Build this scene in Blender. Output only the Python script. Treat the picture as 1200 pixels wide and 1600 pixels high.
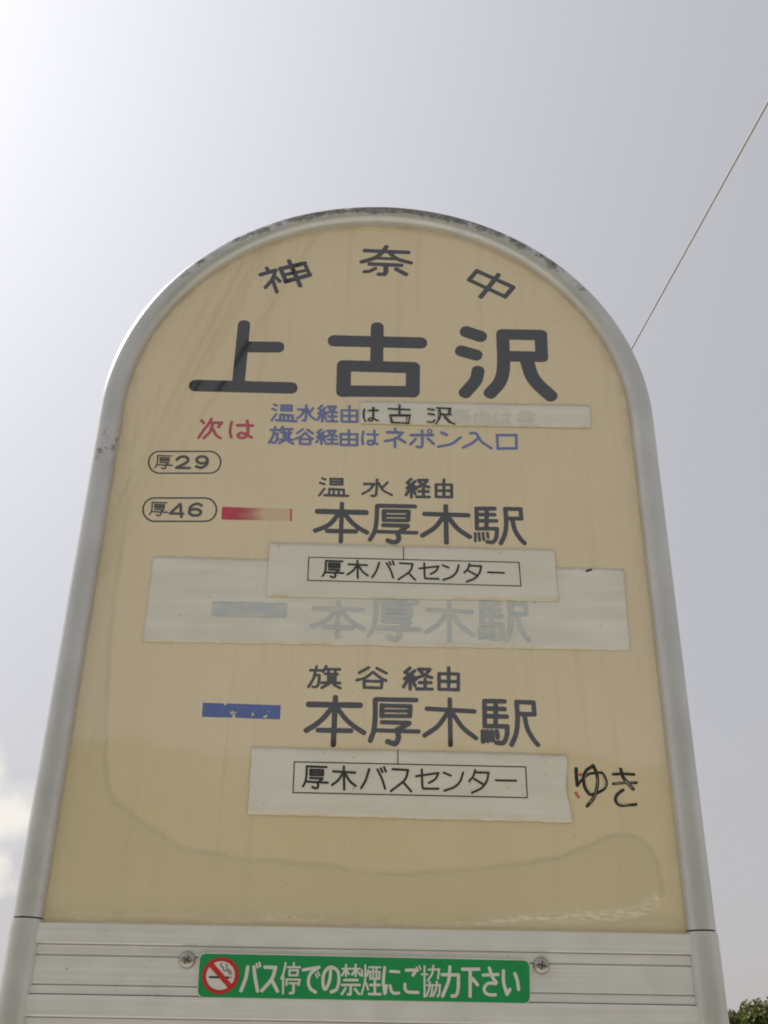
# Bus stop sign under a hazy bright sky, seen from below.
import bpy, bmesh, math, random
from mathutils import Matrix, Vector, noise

scene = bpy.context.scene
for o in list(bpy.data.objects):
    bpy.data.objects.remove(o)
col = scene.collection
R = math.radians

# ------------------------------------------------------------------ camera
BASE_Z = 1.95            # height of the arch centre above the ground
CAM = bpy.data.cameras.new('camera')
cam = bpy.data.objects.new('camera', CAM)
col.objects.link(cam)
CAM.sensor_fit = 'HORIZONTAL'
CAM.sensor_width = 36.0
CAM.lens = 1650 / 1200 * 36
CAM.clip_start = 0.01
CAM.clip_end = 3000
rot = Matrix(((0.999744739580395, -0.02180783045797366, -0.005905439191473342),
              (-0.015481175161843094, -0.4708474148951025, -0.8820788202321873),
              (0.01645566458506752, 0.8819450835609411, -0.47106484702962626)))
cam.matrix_world = Matrix.Translation((0.00235, -0.73727, BASE_Z - 0.48607)) @ rot.to_4x4()
scene.camera = cam

# ------------------------------------------------------------------ light
SUN_AZ, SUN_EL = R(-55), R(47)          # azimuth from +Y towards +X
w = bpy.data.worlds.new('World')
scene.world = w
w.use_nodes = True
nt = w.node_tree
nt.nodes.clear()
def N(tree, typ, **kw):
    n = tree.nodes.new(typ)
    for k, v in kw.items():
        if k == 'inp':
            for a, b in v.items():
                n.inputs[a].default_value = b
        else:
            setattr(n, k, v)
    return n
def L(tree, a, ao, b, bi):
    tree.links.new(a.outputs[ao], b.inputs[bi])
sky = N(nt, 'ShaderNodeTexSky', sky_type='NISHITA', sun_disc=False, sun_elevation=SUN_EL, sun_rotation=SUN_AZ,
        altitude=0, air_density=1.2, dust_density=2.0, ozone_density=1.0)
hs = N(nt, 'ShaderNodeHueSaturation', inp={'Saturation': 0.30, 'Value': 1.0})
L(nt, sky, 0, hs, 'Color')
tint = N(nt, 'ShaderNodeMix', data_type='RGBA', blend_type='MULTIPLY')
tint.inputs[0].default_value = 1.0
tint.inputs[7].default_value = (1.0, 0.985, 1.03, 1)
L(nt, hs, 'Color', tint, 6)
# one cumulus bank low in the haze, to the left
tc = N(nt, 'ShaderNodeTexCoord')
nz = N(nt, 'ShaderNodeTexNoise', inp={'Scale': 20.0, 'Detail': 5.0, 'Roughness': 0.42})
L(nt, tc, 'Generated', nz, 'Vector')
mp = N(nt, 'ShaderNodeMapping', vector_type='POINT')
mp.inputs['Location'].default_value = (0.338, -0.925, -0.182)
L(nt, tc, 'Generated', mp, 'Vector')
ln = N(nt, 'ShaderNodeVectorMath', operation='LENGTH')
L(nt, mp, 0, ln, 0)
bi = N(nt, 'ShaderNodeMapRange', inp={'From Min': 0.0, 'From Max': 0.125, 'To Min': 0.30, 'To Max': -0.30})
bi.clamp = False
L(nt, ln, 1, bi, 'Value')
ad = N(nt, 'ShaderNodeMath', operation='ADD')
L(nt, nz, 0, ad, 0); L(nt, bi, 0, ad, 1)
m3 = N(nt, 'ShaderNodeMapRange', interpolation_type='SMOOTHSTEP', inp={'From Min': 0.44, 'From Max': 0.74, 'To Max': 0.85})
L(nt, ad, 0, m3, 'Value')
sep = N(nt, 'ShaderNodeSeparateXYZ')
L(nt, tc, 'Generated', sep, 'Vector')
low = N(nt, 'ShaderNodeMapRange', inp={'From Min': 0.35, 'From Max': 0.0})
L(nt, sep, 'Z', low, 'Value')
hc = N(nt, 'ShaderNodeMix', data_type='RGBA')
hc.inputs[6].default_value = (5.07, 5.10, 5.40, 1)
hc.inputs[7].default_value = (5.15, 4.88, 4.78, 1)
L(nt, low, 0, hc, 0)
# bright even haze veils the sky
hz = N(nt, 'ShaderNodeMix', data_type='RGBA')
hz.inputs[0].default_value = 0.80
# the haze itself glows broadly round the sun
nrm = N(nt, 'ShaderNodeVectorMath', operation='DOT_PRODUCT')
nrm.inputs[1].default_value = (math.sin(SUN_AZ) * math.cos(SUN_EL), math.cos(SUN_AZ) * math.cos(SUN_EL), math.sin(SUN_EL))
L(nt, tc, 'Generated', nrm, 0)
mx = N(nt, 'ShaderNodeMath', operation='MAXIMUM'); mx.inputs[1].default_value = 0.0
L(nt, nrm, 'Value', mx, 0)
pw = N(nt, 'ShaderNodeMath', operation='POWER'); pw.inputs[1].default_value = 5.0
L(nt, mx, 0, pw, 0)
gl = N(nt, 'ShaderNodeMath', operation='MULTIPLY_ADD'); gl.inputs[1].default_value = 0.95; gl.inputs[2].default_value = 0.80
L(nt, pw, 0, gl, 0)
hv = N(nt, 'ShaderNodeVectorMath', operation='SCALE')
L(nt, hc, 2, hv, 0); L(nt, gl, 0, hv, 'Scale')
L(nt, hv, 0, hz, 7)
L(nt, tint, 2, hz, 6)
cl = N(nt, 'ShaderNodeMix', data_type='RGBA')
cl.inputs[7].default_value = (8.0, 7.6, 6.95, 1)
L(nt, m3, 0, cl, 0); L(nt, hz, 2, cl, 6)
bg = N(nt, 'ShaderNodeBackground', inp={'Strength': 0.10})
out = N(nt, 'ShaderNodeOutputWorld')
L(nt, cl, 2, bg, 'Color'); L(nt, bg, 0, out, 'Surface')

sl = bpy.data.lights.new('sun', 'SUN')
sl.energy = 4.2
sl.angle = R(0.6)
sl.color = (1.0, 0.95, 0.87)
so = bpy.data.objects.new('sun', sl)
col.objects.link(so)
so.location = (-5, 5, 9)
sd = Vector((math.sin(SUN_AZ) * math.cos(SUN_EL), math.cos(SUN_AZ) * math.cos(SUN_EL), math.sin(SUN_EL)))
so.rotation_euler = sd.to_track_quat('Z', 'Y').to_euler()

scene.view_settings.view_transform = 'Standard'
scene.view_settings.look = 'None'
scene.view_settings.exposure = 0.28
scene.view_settings.gamma = 1.0
scene.render.engine = 'CYCLES'
scene.cycles.max_bounces = 8
scene.cycles.filter_width = 1.9

# ------------------------------------------------------------------ traced marks of the sign face, millimetres from the arch centre
STROKES = {
 'operator': [(3.57,[(-102.5,154.2),(-100.1,149.4)]),(4.39,[(-107.2,146.3),(-94.6,151.6)]),(3.68,[(-94.6,151.0),(-96.4,141.7),(-101.9,131.8)]),(3.46,[(-96.0,139.9),(-91.6,126.9)]),(3.55,[(-93.6,143.6),(-89.8,139.1)]),(4.69,[(-90.0,153.6),(-68.7,160.5)]),(3.55,[(-68.7,160.5),(-63.5,147.6)]),(4.6,[(-63.5,147.2),(-84.3,139.0)]),(3.9,[(-84.3,139.0),(-90.0,153.6)]),(3.44,[(-87.4,146.3),(-66.4,152.5)]),(3.93,[(-82.8,162.8),(-71.2,134.5)]),(4.32,[(-14.5,177.3),(25.0,176.3)]),(4.37,[(4.9,182.3),(0.5,174.5),(-6.2,168.4),(-17.0,163.9)]),(4.07,[(8.7,174.2),(15.6,168.0),(27.4,164.0)]),(3.27,[(-4.8,168.7),(13.7,168.2)]),(4.25,[(-9.9,161.6),(18.6,160.9)]),(4.53,[(4.7,160.2),(4.9,152.7),(3.3,150.0)]),(3.96,[(3.8,150.0),(-1.5,149.9)]),(3.59,[(-4.7,156.5),(-9.3,153.3),(-14.3,152.4)]),(4.22,[(14.3,156.1),(23.0,150.5)]),(4.33,[(87.0,156.4),(119.1,138.6)]),(4.44,[(119.0,138.3),(111.5,127.5)]),(4.03,[(111.5,127.5),(79.8,145.7)]),(4.11,[(79.8,145.7),(87.0,156.4)]),(4.45,[(106.3,152.3),(89.9,126.7)])],
 'stop_name': [(10.72,[(-117.8,89.3),(-117.7,24.6)]),(11.59,[(-116.6,65.9),(-87.0,66.4)]),(11.73,[(-153.1,24.5),(-73.3,24.2)]),(12.03,[(-38.2,74.6),(36.0,74.4)]),(11.24,[(-1.6,90.1),(-1.4,50.1)]),(11.7,[(-29.5,48.3),(29.6,48.0)]),(11.95,[(29.8,48.0),(29.5,23.2)]),(11.4,[(29.3,23.2),(-28.8,22.3)]),(12.21,[(-28.8,22.3),(-29.2,48.0)]),(12.4,[(76.6,87.4),(87.8,83.1)]),(11.86,[(71.9,66.6),(83.6,62.9)]),(11.01,[(85.3,45.9),(82.9,35.8),(74.0,23.4)]),(11.26,[(95.2,23.6),(103.5,35.3),(107.2,50.9),(107.8,85.1)]),(11.36,[(107.8,85.6),(141.1,85.8)]),(10.93,[(141.1,85.4),(140.6,62.5)]),(11.09,[(140.6,62.5),(108.6,62.2)]),(12.08,[(127.4,59.3),(130.6,43.8),(135.6,34.0),(145.6,22.5)])],
 'next_red': [(2.45,[(-145.0,-10.3),(-142.9,-12.9)]),(2.55,[(-141.4,-17.5),(-143.6,-22.3),(-145.7,-27.0)]),(2.54,[(-137.0,-8.5),(-140.2,-16.4)]),(2.82,[(-138.5,-12.3),(-128.3,-12.2)]),(2.57,[(-128.3,-12.2),(-130.5,-16.5)]),(2.54,[(-135.7,-14.7),(-137.3,-21.6),(-141.4,-27.3)]),(2.44,[(-135.5,-17.4),(-131.8,-24.0),(-127.9,-27.0)]),(2.38,[(-120.0,-11.2),(-120.7,-19.3),(-119.2,-26.3)]),(2.81,[(-114.9,-14.2),(-102.6,-14.2)]),(2.56,[(-107.3,-9.6),(-105.9,-19.7),(-107.1,-24.9),(-110.4,-26.5),(-113.6,-25.0),(-113.3,-22.6),(-109.7,-21.8),(-102.5,-25.8)])],
 'next_blue': [(2.21,[(-86.2,7.1),(-83.7,5.9)]),(2.2,[(-87.3,2.8),(-84.1,1.5)]),(2.19,[(-84.0,-2.6),(-87.2,-8.7)]),(2.21,[(-79.9,6.5),(-71.5,6.4)]),(2.2,[(-71.5,6.4),(-71.3,1.2)]),(2.2,[(-71.3,1.2),(-79.8,1.4)]),(2.2,[(-79.8,1.4),(-79.9,6.5)]),(2.2,[(-79.8,3.9),(-71.3,3.8)]),(2.19,[(-80.2,-2.8),(-70.1,-3.5)]),(2.19,[(-80.2,-2.8),(-80.2,-8.5)]),(2.19,[(-70.1,-3.5),(-69.6,-8.9)]),(2.19,[(-77.1,-3.2),(-77.0,-8.7)]),(2.19,[(-73.7,-3.2),(-73.3,-8.7)]),(2.19,[(-83.4,-8.5),(-66.7,-9.1)]),(2.19,[(-59.2,6.7),(-59.0,-2.9),(-59.0,-6.8),(-59.8,-8.3),(-61.3,-7.9)]),(2.2,[(-65.6,2.7),(-60.6,2.5)]),(2.2,[(-60.6,2.5),(-62.6,-2.5),(-66.1,-6.2)]),(2.2,[(-53.5,4.3),(-56.0,-0.3)]),(2.2,[(-58.1,3.6),(-55.6,-2.9),(-50.9,-7.2)]),(2.21,[(-46.1,7.1),(-48.8,3.9)]),(2.2,[(-48.8,3.9),(-45.9,1.8)]),(2.2,[(-43.4,5.0),(-48.4,-0.6)]),(2.2,[(-48.7,-0.9),(-42.9,-0.2)]),(2.2,[(-44.1,1.4),(-42.5,-1.5)]),(2.19,[(-45.6,-0.9),(-45.3,-8.8)]),(2.19,[(-47.3,-2.8),(-49.1,-6.9)]),(2.2,[(-43.9,-2.8),(-42.6,-6.0)]),(2.21,[(-41.2,6.3),(-34.7,6.4)]),(2.2,[(-34.7,6.4),(-37.3,2.4),(-41.9,-0.1)]),(2.2,[(-40.1,4.7),(-37.3,1.9),(-33.4,0.3)]),(2.2,[(-40.3,-3.6),(-33.8,-3.5)]),(2.2,[(-37.2,-0.8),(-36.9,-8.1)]),(2.19,[(-41.6,-8.3),(-32.8,-8.3)]),(2.21,[(-29.5,2.9),(-16.7,2.9)]),(2.2,[(-16.7,2.9),(-16.4,-8.3)]),(2.19,[(-29.1,-8.3),(-16.4,-8.3)]),(2.2,[(-29.5,2.9),(-29.1,-8.3)]),(2.2,[(-23.2,7.3),(-22.7,-8.3)]),(2.2,[(-29.3,-2.6),(-16.5,-2.5)]),(2.18,[(-83.8,-15.0),(-83.9,-18.0)]),(2.18,[(-87.3,-18.0),(-80.1,-17.9)]),(2.17,[(-84.4,-18.2),(-85.0,-23.9),(-87.7,-30.4)]),(2.17,[(-84.6,-21.5),(-81.5,-21.5)]),(2.17,[(-81.5,-21.5),(-81.7,-27.0),(-82.6,-30.0),(-85.0,-30.3)]),(2.18,[(-77.8,-14.8),(-79.6,-19.0)]),(2.18,[(-78.5,-16.9),(-69.4,-16.9)]),(2.17,[(-78.1,-20.5),(-70.4,-20.5)]),(2.17,[(-76.3,-17.5),(-75.8,-27.2)]),(2.17,[(-72.0,-17.5),(-71.6,-27.1)]),(2.17,[(-75.9,-22.9),(-71.8,-22.9)]),(2.17,[(-75.8,-25.0),(-71.7,-25.0)]),(2.17,[(-79.9,-27.2),(-68.4,-27.1)]),(2.16,[(-75.7,-28.2),(-79.5,-30.9)]),(2.16,[(-72.2,-28.6),(-68.1,-30.9)]),(2.18,[(-61.0,-16.8),(-65.4,-20.6)]),(2.18,[(-57.1,-17.1),(-52.4,-20.6)]),(2.17,[(-58.8,-19.8),(-62.4,-24.1),(-66.3,-25.9)]),(2.17,[(-58.8,-19.8),(-55.3,-23.8),(-52.4,-25.7)]),(2.17,[(-62.8,-26.2),(-54.1,-26.4)]),(2.17,[(-54.1,-26.4),(-54.3,-31.0)]),(2.17,[(-62.8,-26.2),(-62.4,-30.9)]),(2.16,[(-62.4,-30.9),(-54.3,-31.0)]),(2.18,[(-45.9,-16.9),(-48.7,-19.7)]),(2.18,[(-48.7,-19.7),(-45.7,-21.5)]),(2.18,[(-43.1,-18.7),(-48.4,-23.5)]),(2.17,[(-48.7,-23.8),(-42.5,-23.2)]),(2.17,[(-43.8,-21.9),(-42.1,-24.3)]),(2.17,[(-45.4,-23.8),(-45.1,-30.6)]),(2.17,[(-47.2,-25.4),(-49.1,-29.0)]),(2.17,[(-43.6,-25.4),(-42.3,-28.1)]),(2.18,[(-40.7,-17.6),(-33.8,-17.5)]),(2.18,[(-33.8,-17.5),(-36.6,-21.0),(-41.5,-23.1)]),(2.18,[(-39.6,-18.9),(-36.6,-21.4),(-32.6,-22.8)]),(2.17,[(-39.8,-26.1),(-33.0,-26.0)]),(2.17,[(-36.5,-23.7),(-36.3,-30.0)]),(2.17,[(-41.2,-30.2),(-32.0,-30.1)]),(2.18,[(-29.5,-20.6),(-16.0,-20.5)]),(2.17,[(-16.0,-20.5),(-15.7,-31.0)]),(2.17,[(-29.1,-31.1),(-15.7,-31.0)]),(2.17,[(-29.5,-20.6),(-29.1,-31.1)]),(2.17,[(-22.9,-16.4),(-22.4,-31.0)]),(2.17,[(-29.3,-25.7),(-15.9,-25.6)]),(2.17,[(-10.9,-17.6),(-11.7,-24.2),(-10.9,-29.9)]),(2.18,[(-7.4,-20.2),(1.1,-20.4)]),(2.17,[(-2.0,-16.6),(-1.5,-24.8),(-2.4,-29.0),(-4.7,-30.3),(-7.0,-29.0),(-6.6,-26.7),(-4.1,-26.5),(0.7,-29.5)]),(2.12,[(15.3,-14.2),(15.6,-17.6)]),(2.65,[(8.7,-17.8),(21.2,-17.9)]),(2.51,[(21.2,-17.9),(16.0,-23.8),(7.3,-26.5)]),(2.23,[(15.1,-23.2),(15.2,-32.0)]),(2.52,[(19.3,-24.2),(23.6,-27.2)]),(2.64,[(28.5,-20.1),(46.3,-19.6)]),(2.32,[(37.5,-15.5),(37.7,-27.6),(36.4,-31.5),(33.1,-31.2)]),(2.23,[(32.1,-23.9),(27.9,-29.1)]),(2.31,[(42.4,-23.1),(46.9,-28.1)]),(1.15,[(45.4,-16.0),(45.3,-16.8),(44.9,-17.4),(44.3,-17.8),(43.7,-18.0),(43.0,-17.8),(42.5,-17.4),(42.1,-16.9),(42.0,-16.1),(42.1,-15.4),(42.5,-14.8),(43.0,-14.4),(43.7,-14.2),(44.4,-14.3),(44.9,-14.7),(45.3,-15.3),(45.4,-16.0)]),(2.76,[(53.6,-17.1),(57.5,-19.0)]),(2.51,[(69.1,-21.3),(61.4,-27.7),(50.9,-30.6)]),(2.52,[(77.4,-16.9),(82.0,-17.1),(86.4,-24.8),(94.1,-31.0)]),(2.44,[(83.9,-21.4),(78.5,-26.5),(71.2,-31.0)]),(2.65,[(99.4,-18.2),(115.2,-17.8)]),(2.24,[(115.2,-17.8),(114.9,-30.5)]),(2.61,[(114.9,-30.6),(99.6,-31.2)]),(2.24,[(99.6,-31.2),(99.4,-18.2)])],
 'via_a': [(2.04,[(-43.0,-62.8),(-40.3,-63.9)]),(2.04,[(-44.4,-67.1),(-40.9,-68.3)]),(1.9,[(-40.8,-72.5),(-44.6,-78.7)]),(2.09,[(-36.1,-63.2),(-26.6,-63.2)]),(1.81,[(-26.6,-63.2),(-26.5,-68.3)]),(2.08,[(-26.5,-68.3),(-36.0,-68.4)]),(1.81,[(-36.0,-68.4),(-36.1,-63.2)]),(2.09,[(-35.9,-65.8),(-26.5,-65.8)]),(2.07,[(-36.7,-72.6),(-25.3,-73.1)]),(1.8,[(-36.7,-72.6),(-36.7,-78.4)]),(1.8,[(-25.3,-73.1),(-24.9,-78.5)]),(1.8,[(-33.2,-72.9),(-33.2,-78.4)]),(1.8,[(-29.3,-72.8),(-29.1,-78.3)]),(2.06,[(-40.4,-78.4),(-21.7,-78.6)]),(2.05,[(1.2,-63.0),(1.0,-72.8),(0.7,-76.7),(-0.6,-78.3),(-2.9,-77.9)]),(2.3,[(-8.9,-67.3),(-1.2,-67.3)]),(2.15,[(-1.2,-67.3),(-4.6,-72.5),(-10.2,-76.4)]),(2.13,[(9.8,-65.3),(5.8,-70.0)]),(2.15,[(2.6,-66.1),(6.2,-72.6),(13.2,-76.8)]),(2.51,[(28.6,-61.8),(25.4,-65.2)]),(2.51,[(25.4,-65.2),(28.6,-67.4)]),(2.51,[(31.6,-64.0),(25.6,-69.9)]),(2.5,[(25.3,-70.2),(32.0,-69.5)]),(2.5,[(30.7,-67.9),(32.4,-70.9)]),(2.5,[(28.8,-70.2),(28.9,-78.5)]),(2.5,[(26.8,-72.2),(24.6,-76.5)]),(2.5,[(30.7,-72.2),(32.0,-75.5)]),(2.51,[(34.2,-62.7),(41.7,-62.6)]),(2.51,[(41.7,-62.6),(38.5,-66.8),(33.1,-69.4)]),(2.51,[(35.4,-64.3),(38.5,-67.3),(42.8,-69.0)]),(2.5,[(34.8,-73.0),(42.3,-73.0)]),(2.5,[(38.5,-70.2),(38.5,-77.8)]),(2.49,[(33.1,-78.0),(43.2,-77.9)]),(2.51,[(48.7,-66.3),(61.2,-66.3)]),(2.5,[(61.2,-66.3),(61.1,-77.6)]),(2.49,[(48.6,-77.7),(61.1,-77.6)]),(2.5,[(48.7,-66.3),(48.6,-77.7)]),(2.51,[(55.0,-61.8),(54.8,-77.7)]),(2.5,[(48.6,-71.9),(61.1,-71.8)])],
 'dest_a': [(3.47,[(-26.2,-85.7),(-25.9,-119.3)]),(4.65,[(-45.1,-93.1),(-7.1,-93.2)]),(3.93,[(-28.0,-94.2),(-34.1,-103.1),(-39.2,-107.0),(-46.2,-110.1)]),(3.86,[(-23.8,-94.7),(-18.3,-101.8),(-12.1,-107.2),(-5.9,-110.9)]),(3.88,[(-36.8,-110.3),(-14.6,-110.2)]),(3.5,[(-3.2,-117.1),(0.1,-109.9),(1.5,-100.5),(1.7,-87.4)]),(3.64,[(2.2,-86.9),(31.6,-86.8)]),(3.36,[(7.3,-91.5),(26.7,-91.5)]),(3.64,[(26.7,-91.7),(26.3,-99.2)]),(3.16,[(26.3,-99.6),(7.4,-99.8)]),(3.64,[(7.4,-99.7),(7.3,-91.8)]),(2.49,[(7.3,-95.8),(26.5,-95.6)]),(3.57,[(7.1,-104.2),(26.0,-104.3)]),(3.7,[(26.0,-104.6),(18.1,-111.1)]),(3.04,[(2.3,-110.0),(33.2,-110.3)]),(3.82,[(18.1,-111.1),(19.3,-115.3),(17.8,-118.3),(14.5,-119.0),(10.7,-117.6)]),(3.89,[(56.2,-85.9),(56.4,-118.1)]),(4.02,[(39.5,-93.3),(73.8,-93.7)]),(3.88,[(54.0,-96.2),(47.4,-105.3),(37.7,-112.5)]),(4.01,[(58.7,-96.6),(65.5,-105.9),(74.6,-112.7)]),(3.37,[(80.7,-87.5),(80.5,-105.5)]),(3.64,[(80.7,-87.5),(94.9,-87.2)]),(3.54,[(88.8,-87.5),(88.1,-105.0)]),(3.21,[(80.5,-92.8),(94.7,-92.7)]),(3.19,[(80.5,-98.4),(96.1,-98.2)]),(3.17,[(80.5,-105.5),(96.3,-105.1)]),(3.26,[(96.3,-105.1),(95.7,-112.0),(93.1,-116.8),(88.5,-116.9)]),(2.2,[(79.1,-109.5),(79.1,-116.4)]),(2.21,[(82.0,-109.4),(82.4,-115.8)]),(2.21,[(85.2,-109.3),(85.7,-115.2)]),(2.22,[(88.7,-109.1),(89.2,-113.2)]),(3.52,[(99.0,-117.8),(102.3,-109.9),(103.8,-100.0),(103.6,-87.4)]),(3.64,[(103.6,-87.1),(115.7,-87.1)]),(3.39,[(115.7,-87.1),(115.9,-95.7)]),(3.61,[(115.9,-95.7),(104.6,-95.8)]),(3.7,[(108.8,-96.9),(110.4,-105.8),(114.1,-113.1),(117.4,-117.2)])],
 'via_b': [(2.09,[(-40.1,-222.0),(-40.2,-225.0)]),(2.08,[(-44.3,-225.0),(-35.7,-225.0)]),(2.08,[(-40.8,-225.2),(-41.7,-231.0),(-45.1,-237.6)]),(2.08,[(-41.2,-228.6),(-37.6,-228.6)]),(2.07,[(-37.6,-228.6),(-37.9,-234.2),(-39.1,-237.3),(-42.0,-237.6)]),(2.09,[(-33.0,-221.7),(-35.2,-226.0)]),(2.09,[(-33.8,-223.9),(-23.0,-223.9)]),(2.08,[(-33.5,-227.6),(-24.4,-227.6)]),(2.08,[(-31.2,-224.5),(-31.0,-234.4)]),(2.08,[(-26.2,-224.5),(-26.0,-234.4)]),(2.08,[(-31.0,-230.0),(-26.1,-230.0)]),(2.08,[(-30.9,-232.2),(-26.0,-232.2)]),(2.07,[(-35.9,-234.4),(-22.3,-234.3)]),(2.07,[(-30.9,-235.4),(-35.5,-238.2)]),(2.07,[(-26.7,-235.8),(-22.0,-238.2)]),(2.19,[(-1.7,-222.0),(-8.6,-226.2)]),(2.19,[(4.2,-222.4),(11.3,-226.1)]),(2.18,[(1.5,-225.3),(-4.2,-229.9),(-10.4,-231.9)]),(2.18,[(1.5,-225.3),(6.7,-229.6),(11.0,-231.6)]),(2.18,[(-4.9,-232.3),(8.3,-232.5)]),(2.17,[(8.3,-232.5),(7.7,-237.3)]),(2.17,[(-4.9,-232.3),(-4.7,-237.3)]),(2.17,[(-4.7,-237.3),(7.7,-237.4)]),(2.49,[(28.4,-221.8),(24.8,-225.0)]),(2.48,[(24.8,-225.0),(28.4,-227.2)]),(2.48,[(31.8,-223.9),(25.1,-229.6)]),(2.48,[(24.7,-229.9),(32.2,-229.3)]),(2.48,[(30.7,-227.6),(32.6,-230.6)]),(2.47,[(28.6,-229.9),(28.7,-238.0)]),(2.47,[(26.3,-231.9),(23.9,-236.1)]),(2.47,[(30.8,-231.9),(32.2,-235.1)]),(2.49,[(34.7,-222.6),(43.2,-222.5)]),(2.48,[(43.2,-222.5),(39.6,-226.6),(33.5,-229.1)]),(2.48,[(36.0,-224.2),(39.6,-227.1),(44.4,-228.7)]),(2.47,[(35.4,-232.7),(43.8,-232.6)]),(2.47,[(39.6,-229.9),(39.6,-237.3)]),(2.47,[(33.5,-237.5),(44.8,-237.5)]),(2.49,[(49.8,-225.6),(63.9,-225.6)]),(2.48,[(63.9,-225.6),(63.7,-237.5)]),(2.47,[(49.7,-237.5),(63.7,-237.5)]),(2.48,[(49.8,-225.6),(49.7,-237.5)]),(2.48,[(56.9,-220.9),(56.7,-237.5)]),(2.48,[(49.8,-231.4),(63.8,-231.4)])],
 'dest_b': [(3.97,[(-25.3,-245.2),(-25.5,-279.8)]),(4.29,[(-44.3,-250.8),(-7.4,-250.7)]),(3.91,[(-27.7,-253.3),(-33.5,-260.9),(-39.3,-266.1),(-45.1,-270.0)]),(3.54,[(-23.5,-253.4),(-17.4,-261.0),(-11.2,-266.3),(-4.2,-270.8)]),(3.57,[(-36.8,-269.6),(-13.4,-269.6)]),(3.67,[(0.6,-276.3),(3.0,-268.4),(3.7,-259.0),(3.5,-246.7)]),(3.35,[(4.0,-246.0),(33.0,-246.0)]),(3.1,[(8.4,-250.6),(28.7,-250.7)]),(3.68,[(28.7,-250.9),(28.4,-257.7)]),(2.91,[(28.4,-258.0),(8.5,-258.3)]),(3.68,[(8.5,-258.3),(8.4,-250.6)]),(2.37,[(8.4,-254.5),(28.5,-254.3)]),(3.13,[(8.7,-262.9),(28.0,-263.0)]),(3.54,[(28.0,-263.3),(19.7,-268.4)]),(2.95,[(4.5,-268.9),(34.9,-269.2)]),(3.81,[(19.7,-268.0),(20.5,-273.8),(19.0,-277.7),(17.2,-278.3),(13.0,-277.0)]),(3.41,[(57.4,-245.0),(57.5,-278.1)]),(3.42,[(40.9,-252.2),(74.9,-253.5)]),(3.4,[(55.2,-255.6),(48.7,-264.8),(39.1,-271.9)]),(3.4,[(59.9,-256.1),(66.6,-265.8),(75.6,-273.0)]),(3.42,[(82.5,-245.6),(82.2,-264.2)]),(3.44,[(82.5,-245.6),(97.0,-245.6)]),(3.42,[(90.7,-245.8),(89.9,-263.8)]),(3.43,[(82.3,-251.1),(96.7,-251.3)]),(3.42,[(82.2,-256.8),(98.2,-256.9)]),(3.4,[(82.2,-264.2),(98.3,-264.1)]),(3.39,[(98.3,-264.1),(97.6,-271.2),(95.0,-276.0),(90.3,-276.0)]),(3.39,[(80.7,-268.2),(80.7,-275.3)]),(3.39,[(83.7,-268.2),(84.1,-274.8)]),(3.39,[(87.0,-268.2),(87.4,-274.2)]),(3.39,[(90.6,-268.0),(91.1,-272.2)]),(3.41,[(100.9,-277.2),(104.4,-269.2),(105.9,-259.0),(105.8,-246.1)]),(3.44,[(105.8,-245.8),(118.0,-246.0)]),(3.43,[(118.0,-246.0),(118.2,-254.8)]),(3.43,[(118.2,-254.8),(106.8,-254.7)]),(3.4,[(111.1,-255.9),(112.6,-265.1),(116.3,-272.6),(119.6,-277.0)])],
 'centre_a': [(1.67,[(-38.5,-149.6),(-37.2,-146.6),(-36.7,-142.6),(-36.7,-137.0)]),(1.67,[(-36.7,-136.8),(-24.0,-137.0)]),(1.67,[(-34.3,-138.9),(-26.1,-139.0)]),(1.67,[(-26.1,-139.0),(-26.1,-142.2)]),(1.67,[(-26.1,-142.3),(-34.2,-142.2)]),(1.67,[(-34.2,-142.2),(-34.3,-138.9)]),(1.67,[(-34.2,-140.6),(-26.1,-140.7)]),(1.67,[(-34.3,-144.2),(-26.2,-144.4)]),(1.67,[(-26.2,-144.4),(-29.5,-147.3)]),(1.66,[(-36.7,-146.6),(-23.0,-147.0)]),(1.66,[(-29.5,-147.3),(-28.9,-149.1),(-29.5,-150.5),(-30.9,-150.7),(-32.6,-150.0)]),(1.56,[(-12.5,-136.2),(-11.8,-150.9)]),(1.57,[(-19.3,-139.4),(-5.0,-139.9)]),(1.56,[(-13.2,-140.9),(-15.8,-144.9),(-19.8,-148.1)]),(1.56,[(-11.2,-141.1),(-8.2,-145.4),(-4.3,-148.6)]),(1.56,[(4.3,-137.6),(2.2,-144.6),(-0.8,-150.0)]),(1.56,[(10.0,-137.6),(13.2,-143.8),(15.3,-150.1)]),(1.57,[(12.2,-136.8),(13.3,-139.1)]),(1.57,[(14.6,-136.0),(15.7,-138.7)]),(1.57,[(20.3,-137.5),(30.1,-137.9)]),(1.56,[(30.1,-137.9),(27.9,-144.2),(19.3,-151.3)]),(1.56,[(27.1,-145.8),(32.0,-151.3)]),(1.57,[(35.2,-141.7),(50.0,-139.5)]),(1.57,[(50.0,-139.5),(48.0,-143.4),(43.8,-146.2)]),(1.56,[(39.0,-137.1),(39.3,-147.4),(39.9,-149.7)]),(1.56,[(39.7,-150.0),(49.9,-150.1)]),(1.57,[(53.2,-138.5),(57.7,-140.5)]),(1.57,[(65.6,-138.3),(63.6,-144.3),(59.8,-148.3),(53.5,-150.8)]),(1.57,[(74.0,-136.9),(72.5,-141.2),(69.7,-144.4)]),(1.57,[(74.1,-138.4),(82.9,-138.6)]),(1.57,[(82.9,-138.6),(81.4,-144.3),(77.7,-149.0),(71.4,-152.0)]),(1.57,[(73.2,-142.9),(79.0,-146.3)]),(1.57,[(87.9,-143.6),(100.2,-143.8)])],
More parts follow.
